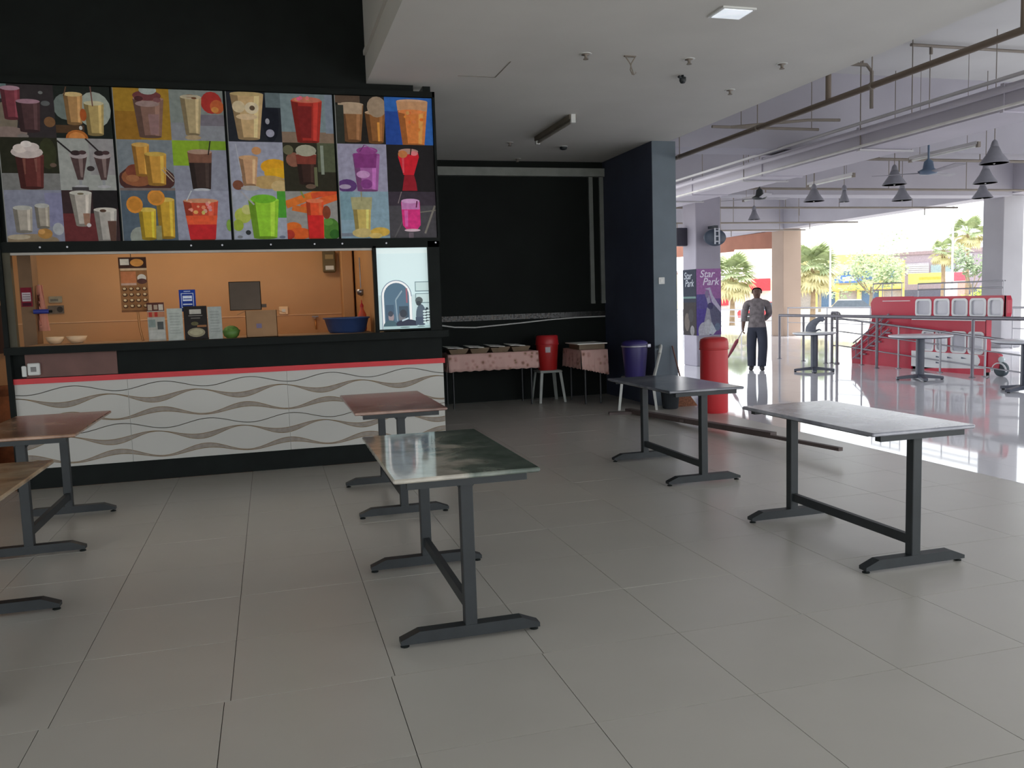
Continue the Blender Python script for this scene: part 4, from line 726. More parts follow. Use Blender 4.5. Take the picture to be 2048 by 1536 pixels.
sprinkler(4.39, 6.58, 'ceiling rose nearest the open side of the low ceiling'); sprinkler(4.42, 7.49, 'ceiling rose in front of the wall end'); sprinkler(3.01, 10.35, 'ceiling rose left of the unlit tube fitting'); sprinkler(3.45, 11.5, 'ceiling rose close to the grey band of the black wall')
cm = fit('security_camera', 'small dark dome camera under the low ceiling right of the hook', 'camera', 3.69, 7.06); M().lathe([(0.0, -0.075), (0.02, -0.07), (0.03, -0.05), (0.03, -0.02), (0.012, -0.015), (0.012, 0)], n=14).build('dome', DARKMETAL, cm); M().cyl((0.0, 0, -0.03), (-0.05, -0.02, -0.02), 0.012, n=8).build('lens_arm', DARKMETAL, cm)
cm2 = fit('smoke_detector', 'dark smoke detector near the unlit tube fitting', 'detector', 3.79, 10.54); M().lathe([(0.02, -0.045), (0.045, -0.035), (0.05, 0)], n=16).build('cap', DARKMETAL, cm2); M().lathe([(0.055, -0.006), (0.055, 0)], n=16).build('base', WHITEP, cm2)
hx = M(); hx.box(1.70, 2.04, 7.39, 7.396, 3.397, 3.4); hx.box(2.034, 2.04, 6.9, 7.39, 3.397, 3.4); struct(hx.build('trim_15', mat('panel_seam', (120, 116, 106), 0.8)), 'edge of a ceiling access panel')  # thin darker strips drawn as the panel's seam

# concourse services: duct, pipes, hangers
def pipe(name, label, pts, r, m=PIPEL, n=10): return tag(M().tube(pts, r, n).build(name, m), label, 'pipe')
bp_ = empty('sprinkler_main', 'brown pipe running under the edge of the low ceiling', 'pipe', loc=(5.17, 0, 3.2))
M().tube([(0, 0.5, 0), (0, 11, 0.0)], 0.028, 12).build('pipe_run', mat('brown_pipe', (104, 92, 82), 0.6, var=0.15, scale=2), bp_)
for y in (4.85, 7.0): M().tube([(0.0, y, 0), (0.0, y, 1.2)], 0.026, 10).build('riser', mat('brown_pipe', (104, 92, 82)), bp_)
for y in (8.2, 6.4, 10.0):
    M().tube([(0, y, 0.03), (0, y, 0.9)], 0.006, 6).build('hanger_rod', PIPEP, bp_); M().lathe([(0.034, -0.012), (0.034, 0.012)], n=12).build('hanger_ring', PIPEP, bp_, loc=(0, y, 0), rot=(PI / 2, 0, 0))
du = empty('air_duct', 'long grey-lilac air duct running along the concourse ceiling', 'duct', loc=(7.32, 0, 3.12))
DUCT = mat('duct_paint', (178, 174, 186), 0.6, var=0.06, scale=1.2)
for k in range(11): M().box(-0.33, 0.33, 0.5 + 2.1 * k, 2.56 + 2.1 * k, 0, 0.25).build('duct_section', DUCT, du); M().box(-0.345, 0.345, 2.56 + 2.1 * k, 2.60 + 2.1 * k, -0.015, 0.265).build('flange', DUCT, du)
for k in range(7):
    y = 3.6 + 2.6 * k
    for sx in (-0.37, 0.37): M().tube([(sx, y, 0), (sx, y, 1.33)], 0.007, 6).build('hanger_rod', PIPEP, du)
    M().box(-0.39, 0.39, y - 0.02, y + 0.02, -0.025, -0.004).build('hanger_bar', PIPEL, du)
pipe('water_pipe', 'pale pipe along the upper left edge of the air duct', [(6.885, 1, 3.40), (6.885, 23, 3.40)], 0.02)
pipe('water_pipe', 'white conduit along the lower left edge of the air duct', [(6.90, 1, 3.135), (6.90, 23, 3.135)], 0.016, mat('white_conduit', (214, 212, 210), 0.5))
pipe('water_pipe', 'thicker pale pipe halfway up the side of the air duct', [(6.88, 1, 3.29), (6.88, 23, 3.29)], 0.03, DUCT)
def cross_pipe(label, y, x0, x1, z, drops):
    o = empty('cross_pipe', label, 'pipe', 'pipes crossing the concourse ceiling', loc=(0, y, z)); M().tube([(x0, 0, 0), (x1, 0, 0)], 0.022, 8).build('pipe_run', PIPEP, o)
    for x in drops: M().tube([(x, 0, 0), (x, 0, 4.45 - z)], 0.008, 6).build('hanger_rod', PIPEP, o)
    for x in drops[::2]: M().tube([(x + .35, 0, 0), (x + .35, 0, -0.18)], 0.012, 6).build('sprinkler_drop', PIPEP, o)
cross_pipe('nearest crossing pipe in front of the ceiling fan', 10.48, 8.0, 15.9, 3.3, (8.6, 10.4, 12.2, 14))
cross_pipe('crossing pipe behind the ceiling fan and pendant lamps', 13.62, 7.7, 15.9, 3.3, (8.4, 9.6, 11.4, 13.2, 14.9))
cross_pipe('crossing pipe just behind the poster column', 16.65, 7.75, 15.9, 3.3, (8.4, 9.9, 11.2, 12.6, 14.6))
cross_pipe('farthest upper crossing pipe near the beige column', 20.2, 9, 15.9, 3.3, (10, 12, 14))
cross_pipe('farthest lower crossing pipe near the orange fascia', 22.6, 9, 15.9, 3.3, (9.6, 11, 13, 15))
# branch pipes by the first beam
o = empty('branch_pipe', 'branching pipe on the ceiling beyond the low ceiling edge', 'pipe', loc=(5.3, 9.4, 3.46)); M().tube([(0, 0, 0), (1.5, 0.0, 0)], 0.018, 8).build('pipe_run', PIPEP, o); M().tube([(0.25, 0, 0), (1.0, -0.5, 0), (1.4, -0.55, 0)], 0.018, 8).build('branch', PIPEP, o); M().tube([(0.4, 0, 0), (0.4, 0, 0.99)], 0.006, 6).build('hanger_rod', PIPEP, o); M().tube([(1.4, 0, 0), (1.4, 0, 0.99)], 0.006, 6).build('hanger_rod', PIPEP, o)
o = empty('branch_pipe', 'bent pipe high under the slab left of the air duct', 'pipe', loc=(6.2, 8.2, 3.9)); M().tube([(-0.2, 0, -0.05), (-0.18, 0, 0.02), (0.35, 0, 0.02), (0.42, 0, -0.05), (0.42, 0, -0.45)], 0.02, 8).build('pipe_run', PIPEP, o); M().tube([(0.3, 0, 0.02), (0.3, 0, 0.55)], 0.012, 6).build('hanger_rod', PIPEP, o)
o = empty('branch_pipe', 'straight pipe under the slab at the upper right', 'pipe', loc=(7.75, 8.9, 4.40)); M().tube([(0, 0, 0), (2.0, 0, 0)], 0.02, 8).build('pipe_run', PIPEP, o); M().tube([(0.3, 0, 0), (0.3, 0, -0.1)], 0.02, 8).build('nozzle', PIPEP, o)
# tube lights of the concourse
def conc_tube(y0, y1, x, z, lab):
    o = empty('concourse_tube_light', lab, 'light', 'tube lights of the concourse', loc=(x, (y0 + y1) / 2, z)); L = (y1 - y0) / 2
    B(-0.025, 0.025, -L, L, 0, 0.04).build('batten', PIPEL, o); M().cyl((0, -L + .04, -0.02), (0, L - .04, -0.02), 0.014, n=8).build('tube', WHITEP, o)
    for s in (-1, 1): B(-0.02, 0.02, s * L - 0.02, s * L + 0.02, -0.04, 0.03).build('end_cap', PIPEP, o)
    for s in (-.7, .7): M().tube([(0, s * L, 0.04), (0, s * L, 4.45 - z)], 0.004, 6).build('hanger_rod', PIPEP, o)
conc_tube(14.4, 15.1, 9.2, 3.28, 'far tube light beside the poster column'); conc_tube(11.8, 13.0, 9.2, 3.28, 'middle tube light above the cone pendants'); conc_tube(9.0, 10.2, 8.9, 3.25, 'near tube light fitting above the ceiling fan')
# cone pendants
def pendant(x, y, z, lab, r_=0.165):
    o = empty('pendant_lamp', lab, 'lamp', 'cone pendant lamps', loc=(x, y, z)); m = mat('pendant_grey', (122, 122, 132), 0.5)
    M().lathe([(r_, 0), (r_ * .98, 0.008), (r_ * .5, 0.12), (r_ * .28, 0.2), (r_ * .25, 0.2), (r_ * .46, 0.11), (r_ * .93, 0.0)], n=24).build('shade', m, o)
    M().lathe([(0.042, 0.195), (0.045, 0.21), (0.03, 0.26), (0.012, 0.28)], n=14).build('socket_cap', m, o); M().tube([(0, 0, 0.27), (0, 0, 4.45 - z)], 0.006, 6).build('cord', PIPEP, o)
    M().lathe([(0, -0.01), (0.03, 0.01), (0.035, 0.05), (0.02, 0.1)], n=12).build('bulb', WHITEP, o)
for x, y, z, lab, r_ in ((8.60, 12.0, 2.88, 'cone pendant left of the small blue-grey pendant', .165), (9.29, 12.15, 2.89, 'small blue-grey cone pendant between two larger ones', .085), (8.59, 10.15, 2.89, 'cone pendant just left of the ceiling fan', .165), (10.27, 11.95, 2.89, 'cone pendant lower and behind the one left of the ceiling fan', .165), (8.48, 8.33, 2.89, 'nearest cone pendant at the upper right', .165), (9.96, 9.93, 2.89, 'cone pendant below the nearest one at the upper right', .165), (11.58, 11.6, 2.89, 'cone pendant in front of the pale grey column', .165), (9.5, 15.2, 2.90, 'single cone pendant right of the poster column', .12)): pendant(x, y, z, lab, r_)
def fan(x, y, z, rz, lab, m):
    o = empty('ceiling_fan', lab, 'fan', 'ceiling fans of the concourse', loc=(x, y, z), rz=rz)
    M().lathe([(0.0, -0.02), (0.10, -0.01), (0.13, 0.03), (0.07, 0.06), (0.055, 0.15), (0.02, 0.18)], n=20).build('motor', m, o); M().tube([(0, 0, 0.17), (0, 0, 0.36)], 0.014, 8).build('down_rod', m, o); M().tube([(0, 0, 0.36), (0, 0, 4.45 - z)], 0.006, 6).build('hanger_rod', PIPEP, o)
    bl = None
    for k in range(3):
        a = 2 * PI * k / 3
        if bl is None: bl = M().add([(0.1, -0.03, 0.02), (0.66, -0.065, 0.03), (0.68, 0.065, 0.015), (0.1, 0.03, 0.005), (0.1, -0.03, 0.012), (0.66, -0.065, 0.022), (0.68, 0.065, 0.007), (0.1, 0.03, -0.003)], [(0, 1, 2, 3), (7, 6, 5, 4), (0, 4, 5, 1), (1, 5, 6, 2), (2, 6, 7, 3), (3, 7, 4, 0)]).build('blade', mat('fan_blade', (140, 138, 148), 0.5), o)
        else: inst(bl, 'blade', o, rot=(0, 0, a))
fan(8.4, 9.3, 2.92, 0.35, 'blue-grey ceiling fan among the cone pendants', mat('fan_blue', (86, 104, 128), 0.45)); fan(8.42, 13.3, 3.08, 0.2, 'dark ceiling fan right of the poster column', DARKMETAL)

# ================================================================== POSTER COLUMN
po = empty('poster', 'purple poster with white lettering and a raised leg on the front of the grey column', 'poster', loc=(8.19, 15.195, 0.62))
PU = [rec(0, 0, 1, 1, (112, 84, 140)), rec(0, .55, 1, 1, (150, 104, 156)), rec(0, .0, .5, .62, (92, 84, 140)), rec(0, .0, .38, .40, (88, 76, 146)), rec(.5, .12, 1, .45, (98, 98, 122)),
      ([(.32, .70), (.5, .68), (.62, .50), (1.0, .33), (1.0, .40), (.66, .60), (.55, .72)], (178, 172, 196)), ([(.34, .66), (.52, .60), (.60, .46), (.5, .40), (.42, .52)], (160, 156, 178)), ([(.42, .42), (.52, .40), (.60, .2), (.44, .08), (.3, .2)], (156, 154, 168)), ell(.3, .06, .24, .14, (176, 176, 186)), ell(.46, .12, .14, .12, (184, 186, 192)), ([(.6, .2), (.8, .06), (.66, .0), (.5, .02)], (188, 196, 204)), ell(.85, .12, .12, .06, (110, 124, 146)), ell(.42, .62, .08, .06, (132, 120, 150)), ell(.56, .44, .12, .05, (80, 76, 110))]
print_mesh('printed_sheet', PU, (0.002, 0, 0), (0.546, 0, 0), (0, 0, 1.32), PRINT, po)
po2 = empty('poster', 'dark poster with white lettering on the shaded side of the grey column', 'poster', loc=(8.185, 15.75, 0.62))
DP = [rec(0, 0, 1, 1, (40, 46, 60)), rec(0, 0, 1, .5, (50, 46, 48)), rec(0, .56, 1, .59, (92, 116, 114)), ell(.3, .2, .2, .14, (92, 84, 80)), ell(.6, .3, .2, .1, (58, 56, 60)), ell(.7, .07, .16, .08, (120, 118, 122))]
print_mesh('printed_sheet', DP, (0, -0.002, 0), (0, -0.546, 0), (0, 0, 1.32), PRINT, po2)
INKW = mat('white_ink', (222, 214, 232), 0.5)
def text(s, size, loc, rot, parent, m, name='lettering', shear=0.25):
    cu = bpy.data.curves.new(name, 'FONT'); cu.body = s; cu.size = size; cu.shear = shear; cu.extrude = 0.0006; cu.offset = 0.002
    o = bpy.data.objects.new(name, cu); COL.objects.link(o)
    dg = bpy.context.evaluated_depsgraph_get(); me = bpy.data.meshes.new_from_object(o.evaluated_get(dg)); bpy.data.objects.remove(o)
    me.materials.clear(); me.materials.append(m); ob = bpy.data.objects.new(name, me); COL.objects.link(ob); ob.parent = parent; ob.location = loc; ob.rotation_euler = rot; return ob
text('Star', 0.20, (0.07, -0.004, 1.155), (PI / 2, 0, 0), po, INKW); text('Park', 0.20, (0.13, -0.004, 1.0), (PI / 2, 0, 0), po, INKW)
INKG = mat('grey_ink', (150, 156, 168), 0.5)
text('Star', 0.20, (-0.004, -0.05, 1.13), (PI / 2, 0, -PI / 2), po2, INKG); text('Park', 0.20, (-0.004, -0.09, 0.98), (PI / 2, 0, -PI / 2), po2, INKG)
wf = empty('wall_fan', 'dark round wall fan with pale centre bracket on the grey column', 'fan', loc=(8.52, 15.2, 2.58))
DKF = mat('fan_dark', (62, 72, 88), 0.5)
M().cyl((0, 0, -0.05), (0, -0.14, -0.05), 0.03, n=10).build('bracket_arm', DKF, wf)
M().lathe([(0.0, -0.03), (0.12, -0.035), (0.235, -0.02), (0.245, 0.0), (0.235, 0.02), (0.12, 0.035), (0.0, 0.04)], n=28).build('guard', DKF, wf, loc=(-0.02, -0.2, -0.04), rot=(PI / 2, 0, 0)).scale = (1.0, 0.68, 1.0)
B(-0.07, 0.02, -0.26, -0.02, 0.14, 0.19).build('mount_head', mat('fan_head', (38, 44, 54), 0.5), wf)
cb = M()
for x in (-0.045, 0.045): cb.box(x - 0.014, x + 0.014, -0.258, -0.242, -0.17, 0.14)
cb.build('pale_bracket', mat('pale_bracket', (186, 190, 200), 0.4), wf)
for z in (-0.12, -0.02, 0.08): B(-0.045, 0.045, -0.255, -0.244, z - 0.01, z + 0.012).build('bracket_rung', mat('pale_bracket', (186, 190, 200)), wf)
sp = empty('loudspeaker', 'black loudspeaker on the hidden side of the grey column', 'speaker', loc=(8.02, 15.62, 2.42)); M().bbox(-0.07, 0.17, -0.08, 0.08, 0, 0.36, 0.01).build('cabinet', mat('speaker_black', (44, 42, 56), 0.5), sp); M().box(-0.072, -0.07, -0.06, 0.06, 0.03, 0.33).build('grille', BLACK, sp)

# ================================================================== CONCOURSE FURNITURE
CAF = mat('cafe_metal', (74, 78, 92), 0.4, var=0.1)
def cafe_table(x, y, zt, r_, rz, lab):
    o = empty('cafe_table', lab, 'table', 'round pedestal tables on the concourse', loc=(x, y, 0), rz=rz)
    M().lathe([(r_ - 0.03, zt - 0.03), (r_ - 0.005, zt - 0.022), (r_, zt - 0.012), (r_, zt - 0.003), (r_ - 0.004, zt), (0, zt)], n=40).build('round_top', mat('cafe_top', (214, 216, 222), 0.25, var=0.05), o)
    M().lathe([(r_ - 0.06, zt - 0.045), (r_ - 0.02, zt - 0.03)], n=32).build('underframe', CAF, o)
    M().cyl((0, 0, 0.05), (0, 0, zt - 0.03), 0.062, n=18).build('pedestal', CAF, o)
    for k in range(4):
        a = PI / 4 + k * PI / 2; c, s = math.cos(a), math.sin(a); n = (-s * .042, c * .042)
        M().add([(n[0], n[1], .035), (-n[0], -n[1], .035), (-n[0], -n[1], .095), (n[0], n[1], .095), (c * .34 + n[0] * .8, s * .34 + n[1] * .8, .012), (c * .34 - n[0] * .8, s * .34 - n[1] * .8, .012), (c * .34 - n[0] * .8, s * .34 - n[1] * .8, .05), (c * .34 + n[0] * .8, s * .34 + n[1] * .8, .05)], [(0, 1, 5, 4), (1, 2, 6, 5), (2, 3, 7, 6), (3, 0, 4, 7), (4, 5, 6, 7)]).build('foot_arm', CAF, o)
        M().cyl((c * .32, s * .32, 0), (c * .32, s * .32, 0.03), 0.02, n=8).build('glide', BLACK, o)
    return o
cafe_table(9.30, 12.95, 0.70, 0.37, 0.2, 'farthest round pedestal table with the grey bundle on top')
cafe_table(9.72, 10.87, 0.70, 0.46, 0.3, 'middle round pedestal table in front of the red bus')
cafe_table(9.72, 8.95, 0.69, 0.42, 0.9, 'round pedestal table cut off by the right edge of the picture')
bun = empty('grey_bundle', 'grey hunched bundle standing on the farthest round table, bent to the right', 'bundle', loc=(9.27, 12.93, 0.712))
GB = mat('grey_cloth', (112, 116, 128), 0.85, var=0.15, scale=20)
dx, dy = 0.81, -0.58
M().tube([(-0.05 * dx, -0.05 * dy, 0), (-0.045 * dx, -0.045 * dy, 0.07), (-0.01 * dx, -0.01 * dy, 0.14), (0.05 * dx, 0.05 * dy, 0.195), (0.11 * dx, 0.11 * dy, 0.225)], [0.095, 0.088, 0.072, 0.05, 0.042], 14).build('body', GB, bun)
M().tube([(0.09 * dx, 0.09 * dy, 0.235), (0.14 * dx, 0.14 * dy, 0.225), (0.17 * dx, 0.17 * dy, 0.19)], [0.045, 0.048, 0.03], 12).build('folded_top', GB, bun)
M().tube([(0.02 * dx, 0.02 * dy, 0.015), (0.1 * dx, 0.1 * dy, 0.04), (0.13 * dx, 0.13 * dy, 0.02)], [0.02, 0.016, 0.01], 8).build('strap', GB, bun)

# railings along the drop-off
def rail_run(label, x, pts_y, z_of, n_bars, post_r, rail_r, m=STEEL, top=0.93, group='steel railings'):
    o = empty('railing', label, 'railing', group, loc=(x, 0, 0)); y0, y1 = min(pts_y), max(pts_y)
    M().tube([(0, y1, z_of(y1, 0)), (0, y0, z_of(y0, 0))], rail_r, 10).build('handrail', m, o)
    for b in range(1, n_bars + 1): M().tube([(0, y1, z_of(y1, b)), (0, y0, z_of(y0, b))], 0.012, 8).build('bar', m, o)
    for y in pts_y: M().tube([(0, y, 0), (0, y, z_of(y, 0))], post_r, 10).build('post', m, o); M().lathe([(0.05, 0), (0.05, 0.008), (0.03, 0.012)], c=(0, y, 0), n=12).build('base_plate', m, o)
    return o
DST = mat('dull_steel', (118, 116, 124), 0.4, metal=0.5, var=0.08)
rail_run('main steel railing with square top rail in front of the red bus', 10.55, [15.9, 15.05, 14.32, 13.98, 12.86, 10.69, 8.5, 6.4], lambda y, b: 0.935, 0, 0.026, 0.03, DST)
rail_run('sloping ramp railing with three bars between the main railing and the red bus', 10.80, [14.3, 13.58, 12.6, 11.62, 10.69, 9.6], lambda y, b: (0.50 + (y - 9) * 0.072, 0.31 + (y - 9) * 0.06, 0.06 + (y - 9) * 0.054)[b], 2, 0.017, 0.02, STEEL)
o = rail_run('short tall gate rail at the corner of the ramp', 10.66, [14.28, 14.12], lambda y, b: (1.0, 0.7, 0.35)[b], 2, 0.026, 0.024, DST)
rail_run('far steel railing between the beige and the pale grey column', 16.1, [23.8, 21.8, 19.9, 18, 16.2], lambda y, b: (0.92, 0.68, 0.45)[b], 2, 0.02, 0.024, STEEL)
rail_run('far steel railing left of the beige column behind the walking man', 16.1, [33, 31, 29, 26.6, 24.7], lambda y, b: (0.85, 0.62, 0.4)[b], 2, 0.02, 0.024, STEEL)
rail_run('far steel railing right of the pale grey column', 16.1, [15.2, 12.8, 10.4, 8.0], lambda y, b: (0.92, 0.68, 0.45)[b], 2, 0.02, 0.024, STEEL)

# ---- the red double-decker bus (play ride) beyond the railing
BR = mat('bus_red', (188, 28, 60), 0.35, var=0.05, scale=2); BW = mat('bus_white', (222, 224, 226), 0.35, var=0.03)
bus = empty('double_decker_bus', 'small red double-decker bus with white-framed windows behind the railings', 'bus', loc=(10.95, 0, 0))
def rrect(a0, a1, b0, b1, r_, n=4):
    out = []
    for cx, cy, t0 in ((a1 - r_, b0 + r_, -PI / 2), (a1 - r_, b1 - r_, 0), (a0 + r_, b1 - r_, PI / 2), (a0 + r_, b0 + r_, PI)):
        out += [(cx + r_ * math.cos(t0 + PI / 2 * i / n), cy + r_ * math.sin(t0 + PI / 2 * i / n)) for i in range(n + 1)]
    return out
def side_hole(y0, y1, z0, z1, wins, x0, x1, name, m, rtop=0.08):
    """side wall with rectangular openings built of boxes"""
    mb = MB(); ys = sorted(wins)
    wz0, wz1 = wins[0][2], wins[0][3]
    mb.box(x0, x1, y0, y1, z0, wz0); mb.box(x0, x1, y0, y1, wz1, z1)
    cur = y0
    for a, b, _, _ in ys: mb.box(x0, x1, cur, a, wz0, wz1); cur = b
    mb.box(x0, x1, cur, y1, wz0, wz1)
    return mb.build(name, m, bus)
UW = [(12.0, 12.36), (11.595, 11.93), (11.215, 11.535), (10.845, 11.16), (10.52, 10.80)]
LW = [(11.93, 12.20), (11.63, 11.885), (11.225, 11.545), (10.875, 11.185)]
side_hole(10.47, 12.45, 0.90, 1.27, [(a + .02, b - .02, 0.965, 1.205) for a, b in UW], 0, 0.03, 'upper_side', BR)
side_hole(10.84, 12.45, 0.30, 0.90, [(a + .02, b - .02, 0.36, 0.665) for a, b in LW], 0, 0.03, 'lower_side', BR)
def ring(a0, a1, b0, b1, t):
    o_ = rrect(a0, a1, b0, b1, 0.06); i_ = rrect(a0 + t, a1 - t, b0 + t, b1 - t, 0.045); n = len(o_); v = [(-0.012, a, b) for a, b in o_] + [(-0.012, a, b) for a, b in i_] + [(0.02, a, b) for a, b in o_] + [(0.02, a, b) for a, b in i_]
    return MB().add(v, [(i, (i + 1) % n, n + (i + 1) % n, n + i) for i in range(n)] + [(n + i, n + (i + 1) % n, 3 * n + (i + 1) % n, 3 * n + i) for i in range(n)] + [(i, 2 * n + i, 2 * n + (i + 1) % n, (i + 1) % n) for i in range(n)])
for lst, z0, z1 in ((UW, 0.945, 1.225), (LW, 0.345, 0.685)):
    for a, b in lst:
        wo = ring(a - 0.008, b + 0.008, z0 - 0.012, z1 + 0.012, 0.034).build('window_frame', BW, bus); M().prism(rrect(a + .02, b - .02, z0 + .02, z1 - .02, .04), 0.018, 0.022, 'x').build('pane', GLASSY, wo)
M().prism([(12.45, 0.0), (12.95, 0.0), (12.95, 0.9), (13.5, 0.9), (13.53, 1.17), (13.47, 1.25), (13.38, 1.285), (12.45, 1.285)], 0.0, 0.03, 'x').build('rear_side', BR, bus)
M().prism([(10.47, 0.9), (13.5, 0.9), (13.53, 1.17), (13.38, 1.285), (12.45, 1.275), (10.58, 1.275), (10.47, 1.18)], 0.07, 0.09, 'x').build('far_side', BR, bus)
B(0.03, 0.07, 10.49, 13.45, 1.22, 1.27).build('roof', BR, bus); B(0.03, 0.07, 10.84, 12.95, 0.86, 0.9).build('upper_floor', BW, bus)
M().prism([(10.44, 1.0), (10.47, 0.9), (10.5, 0.9), (10.5, 1.27), (10.47, 1.27), (10.44, 1.2)], 0.0, 0.09, 'x').build('front_upper', BR, bus)
B(0.0, 0.09, 10.82, 10.85, 0.05, 0.9).build('front_bulkhead', BR, bus)
B(-0.006, 0.03, 10.84, 12.45, 0.05, 0.325).build('white_side_panel', BW, bus)
M().prism([(10.84, 0.0), (12.3, 0.0), (11.9, 0.05), (10.84, 0.11)], -0.012, 0.0, 'x').build('red_skirt', BR, bus)
M().prism([(10.84, 0.14), (10.98, 0.14), (10.93, 0.2), (10.93, 0.26), (10.98, 0.32), (10.84, 0.32)], -0.014, -0.004, 'x').build('red_corner_scroll', BR, bus)
B(-0.01, 0.0, 10.84, 12.45, 0.87, 0.89).build('white_line', BW, bus); B(-0.008, 0.0, 12.5, 13.2, 1.20, 1.212).build('white_line', BW, bus)
for a, z in ((11.5, 0.24), (11.75, 0.24), (11.75, 0.14), (11.2, 0.25)): M().prism([(a, z), (a + .12, z - .006), (a + .12, z + .022)], -0.010, -0.006, 'x').build('dark_mark', mat('dark_mark', (86, 92, 112)), bus)
M().prism([(12.95, 0.0), (14.08, 0.0), (14.1, 0.33), (13.9, 0.42), (13.62, 0.66), (13.5, 0.9), (12.95, 0.9)], 0.02, 0.05, 'x').build('stair_panel', BR, bus)
STT = mat('stair_grey', (150, 140, 152), 0.5)
for k in range(7): z = 0.10 + k * 0.085; y = 13.92 - k * 0.135; M().box(-0.03, 0.02, y - 0.14, y, z, z + 0.025).build('step', STT, bus)
for dz, nm in ((0.0, 'stringer'), (0.16, 'stair_rail'), (0.30, 'stair_rail')): M().tube([(-0.03, 13.98, 0.10 + dz), (-0.03, 13.0, 0.70 + dz * .9)], 0.013, 6).build(nm, STT, bus)
for y in (13.9, 13.55, 13.2): M().tube([(-0.03, y, 0.12 + (13.98 - y) * .6), (-0.03, y, 0.42 + (13.98 - y) * .6)], 0.010, 6).build('baluster', STT, bus)
# roof rails
for ya, yb, z1 in ((13.5, 12.75, 1.53), (12.35, 10.55, 1.50)):
    for zz in (z1, (z1 + 1.29) / 2): M().tube([(0.03, ya, zz), (0.03, yb, zz)], 0.013, 6).build('roof_rail', STEEL, bus)
    for k in range(4): y = ya + (yb - ya) * k / 3; M().tube([(0.03, y, 1.26), (0.03, y, z1)], 0.010, 6).build('roof_post', STEEL, bus)
    M().tube([(0.075, ya, z1), (0.075, yb, z1)], 0.008, 6).build('roof_rail', STEEL, bus)
# bonnet, headlight, wheel
M().prism([(10.82, 0.12), (10.6, 0.12), (10.585, 0.2), (10.6, 0.34), (10.66, 0.37), (10.82, 0.38)], 0.02, 0.10, 'x').build('bonnet', BR, bus)
M().lathe([(0.0, -0.05), (0.03, -0.04), (0.05, 0.0), (0.05, 0.02), (0.0, 0.02)], n=16).build('headlight', mat('lamp_glass', (206, 218, 220), 0.15), bus, loc=(0.05, 10.57, 0.27), rot=(-PI / 2, 0, 0))
M().lathe([(0.0, -0.02), (0.07, -0.03), (0.11, -0.02), (0.115, 0.03), (0.11, 0.06), (0.0, 0.06)], n=24).build('wheel', mat('tyre_grey', (74, 86, 92), 0.7), bus, loc=(0.06, 10.60, 0.115), rot=(0, PI / 2, 0))
M().tube([(0.03, 10.60 + 0.135 * math.cos(t), 0.08 + 0.135 * math.sin(t)) for t in [PI * i / 12 for i in range(13)]], 0.014, 8).build('mudguard', BW, bus)
for y in (11.7, 13.3): M().lathe([(0.0, -0.02), (0.09, -0.03), (0.11, 0.0), (0.11, 0.05), (0, 0.05)], n=20).build('wheel', mat('tyre_grey', (74, 86, 92)), bus, loc=(0.08, y, 0.11), rot=(0, PI / 2, 0))
M().cyl((0.05, 10.95, 0.1), (0.05, 10.95, 0.86), 0.015, n=8).build('inner_post', BR, bus)
B(0.035, 0.065, 11.2, 11.4, 0.1, 0.6).build('inner_seat', RED, bus); B(0.035, 0.065, 11.8, 12.0, 0.1, 0.6).build('inner_seat', mat('seat_dark', (70, 60, 70)), bus)
B(0.05, 0.09, 10.84, 14.05, 0.0, 0.09).build('chassis', BLACK, bus)

# ================================================================== THE WALKING MAN
def skin_body(name, verts, edges, m, root=0, sub=2):
    me = bpy.data.meshes.new(name); me.from_pydata([v[0] for v in verts], edges, []); o = bpy.data.objects.new(name, me); COL.objects.link(o)
    mod = o.modifiers.new('skin', 'SKIN'); mod.use_smooth_shade = True; mod.branch_smoothing = 0.3
    sv = me.skin_vertices[0].data
    for i, v in enumerate(verts): r = v[1]; sv[i].radius = (r, r) if not isinstance(r, tuple) else r; sv[i].use_root = (i == root)
    s = o.modifiers.new('sub', 'SUBSURF'); s.levels = sub; s.render_levels = sub
    bpy.context.view_layer.update(); dg = bpy.context.evaluated_depsgraph_get()
    res = bpy.data.meshes.new_from_object(o.evaluated_get(dg)); bpy.data.objects.remove(o)
    res.materials.clear(); res.materials.append(m); return res
SKIN = mat('brown_skin', (92, 66, 56), 0.6)
V = []; E_ = []
def vx(p, r, par=None):
    V.append((p, r)); i = len(V) - 1
    if par is not None: E_.append((par, i))
    return i
# figure faces -Y, z up, feet at z=0, total height 1.56
pel = vx((0, 0.02, 0.83), (0.135, 0.10)); bel = vx((0, 0.0, 0.95), (0.14, 0.11), pel); che = vx((0, 0.01, 1.13), (0.145, 0.10), bel); sho = vx((0, 0.02, 1.255), (0.10, 0.07), che)
nek = vx((0, 0.01, 1.325), 0.052, sho); jaw = vx((0, -0.02, 1.385), (0.068, 0.076), nek); hd = vx((0, -0.01, 1.455), (0.086, 0.098), jaw); crn = vx((0, 0.0, 1.515), (0.066, 0.076), hd)
def finger_set(wr, palm_c, dirv, side, nrm):
    """palm with four fingers and a thumb; dirv = pointing direction, side = across the palm, nrm = curl direction"""
    d, s, n_ = Vector(dirv).normalized(), Vector(side).normalized(), Vector(nrm).normalized(); c = Vector(palm_c)
    pm_ = vx(tuple(c), (0.030, 0.018), wr)
    for k, (off, ln) in enumerate(((-0.030, 0.062), (-0.010, 0.072), (0.010, 0.068), (0.030, 0.054))):
        a = c + d * 0.04 + s * off; i1 = vx(tuple(a), 0.010, pm_); b_ = a + d * ln * .5 + n_ * 0.012; i2 = vx(tuple(b_), 0.009, i1); vx(tuple(b_ + d * ln * .25 + n_ * 0.028), 0.008, i2)
    t1 = vx(tuple(c - s * 0.035 + d * 0.005), 0.011, pm_); vx(tuple(c - s * 0.045 + d * 0.04 + n_ * 0.02), 0.009, t1)
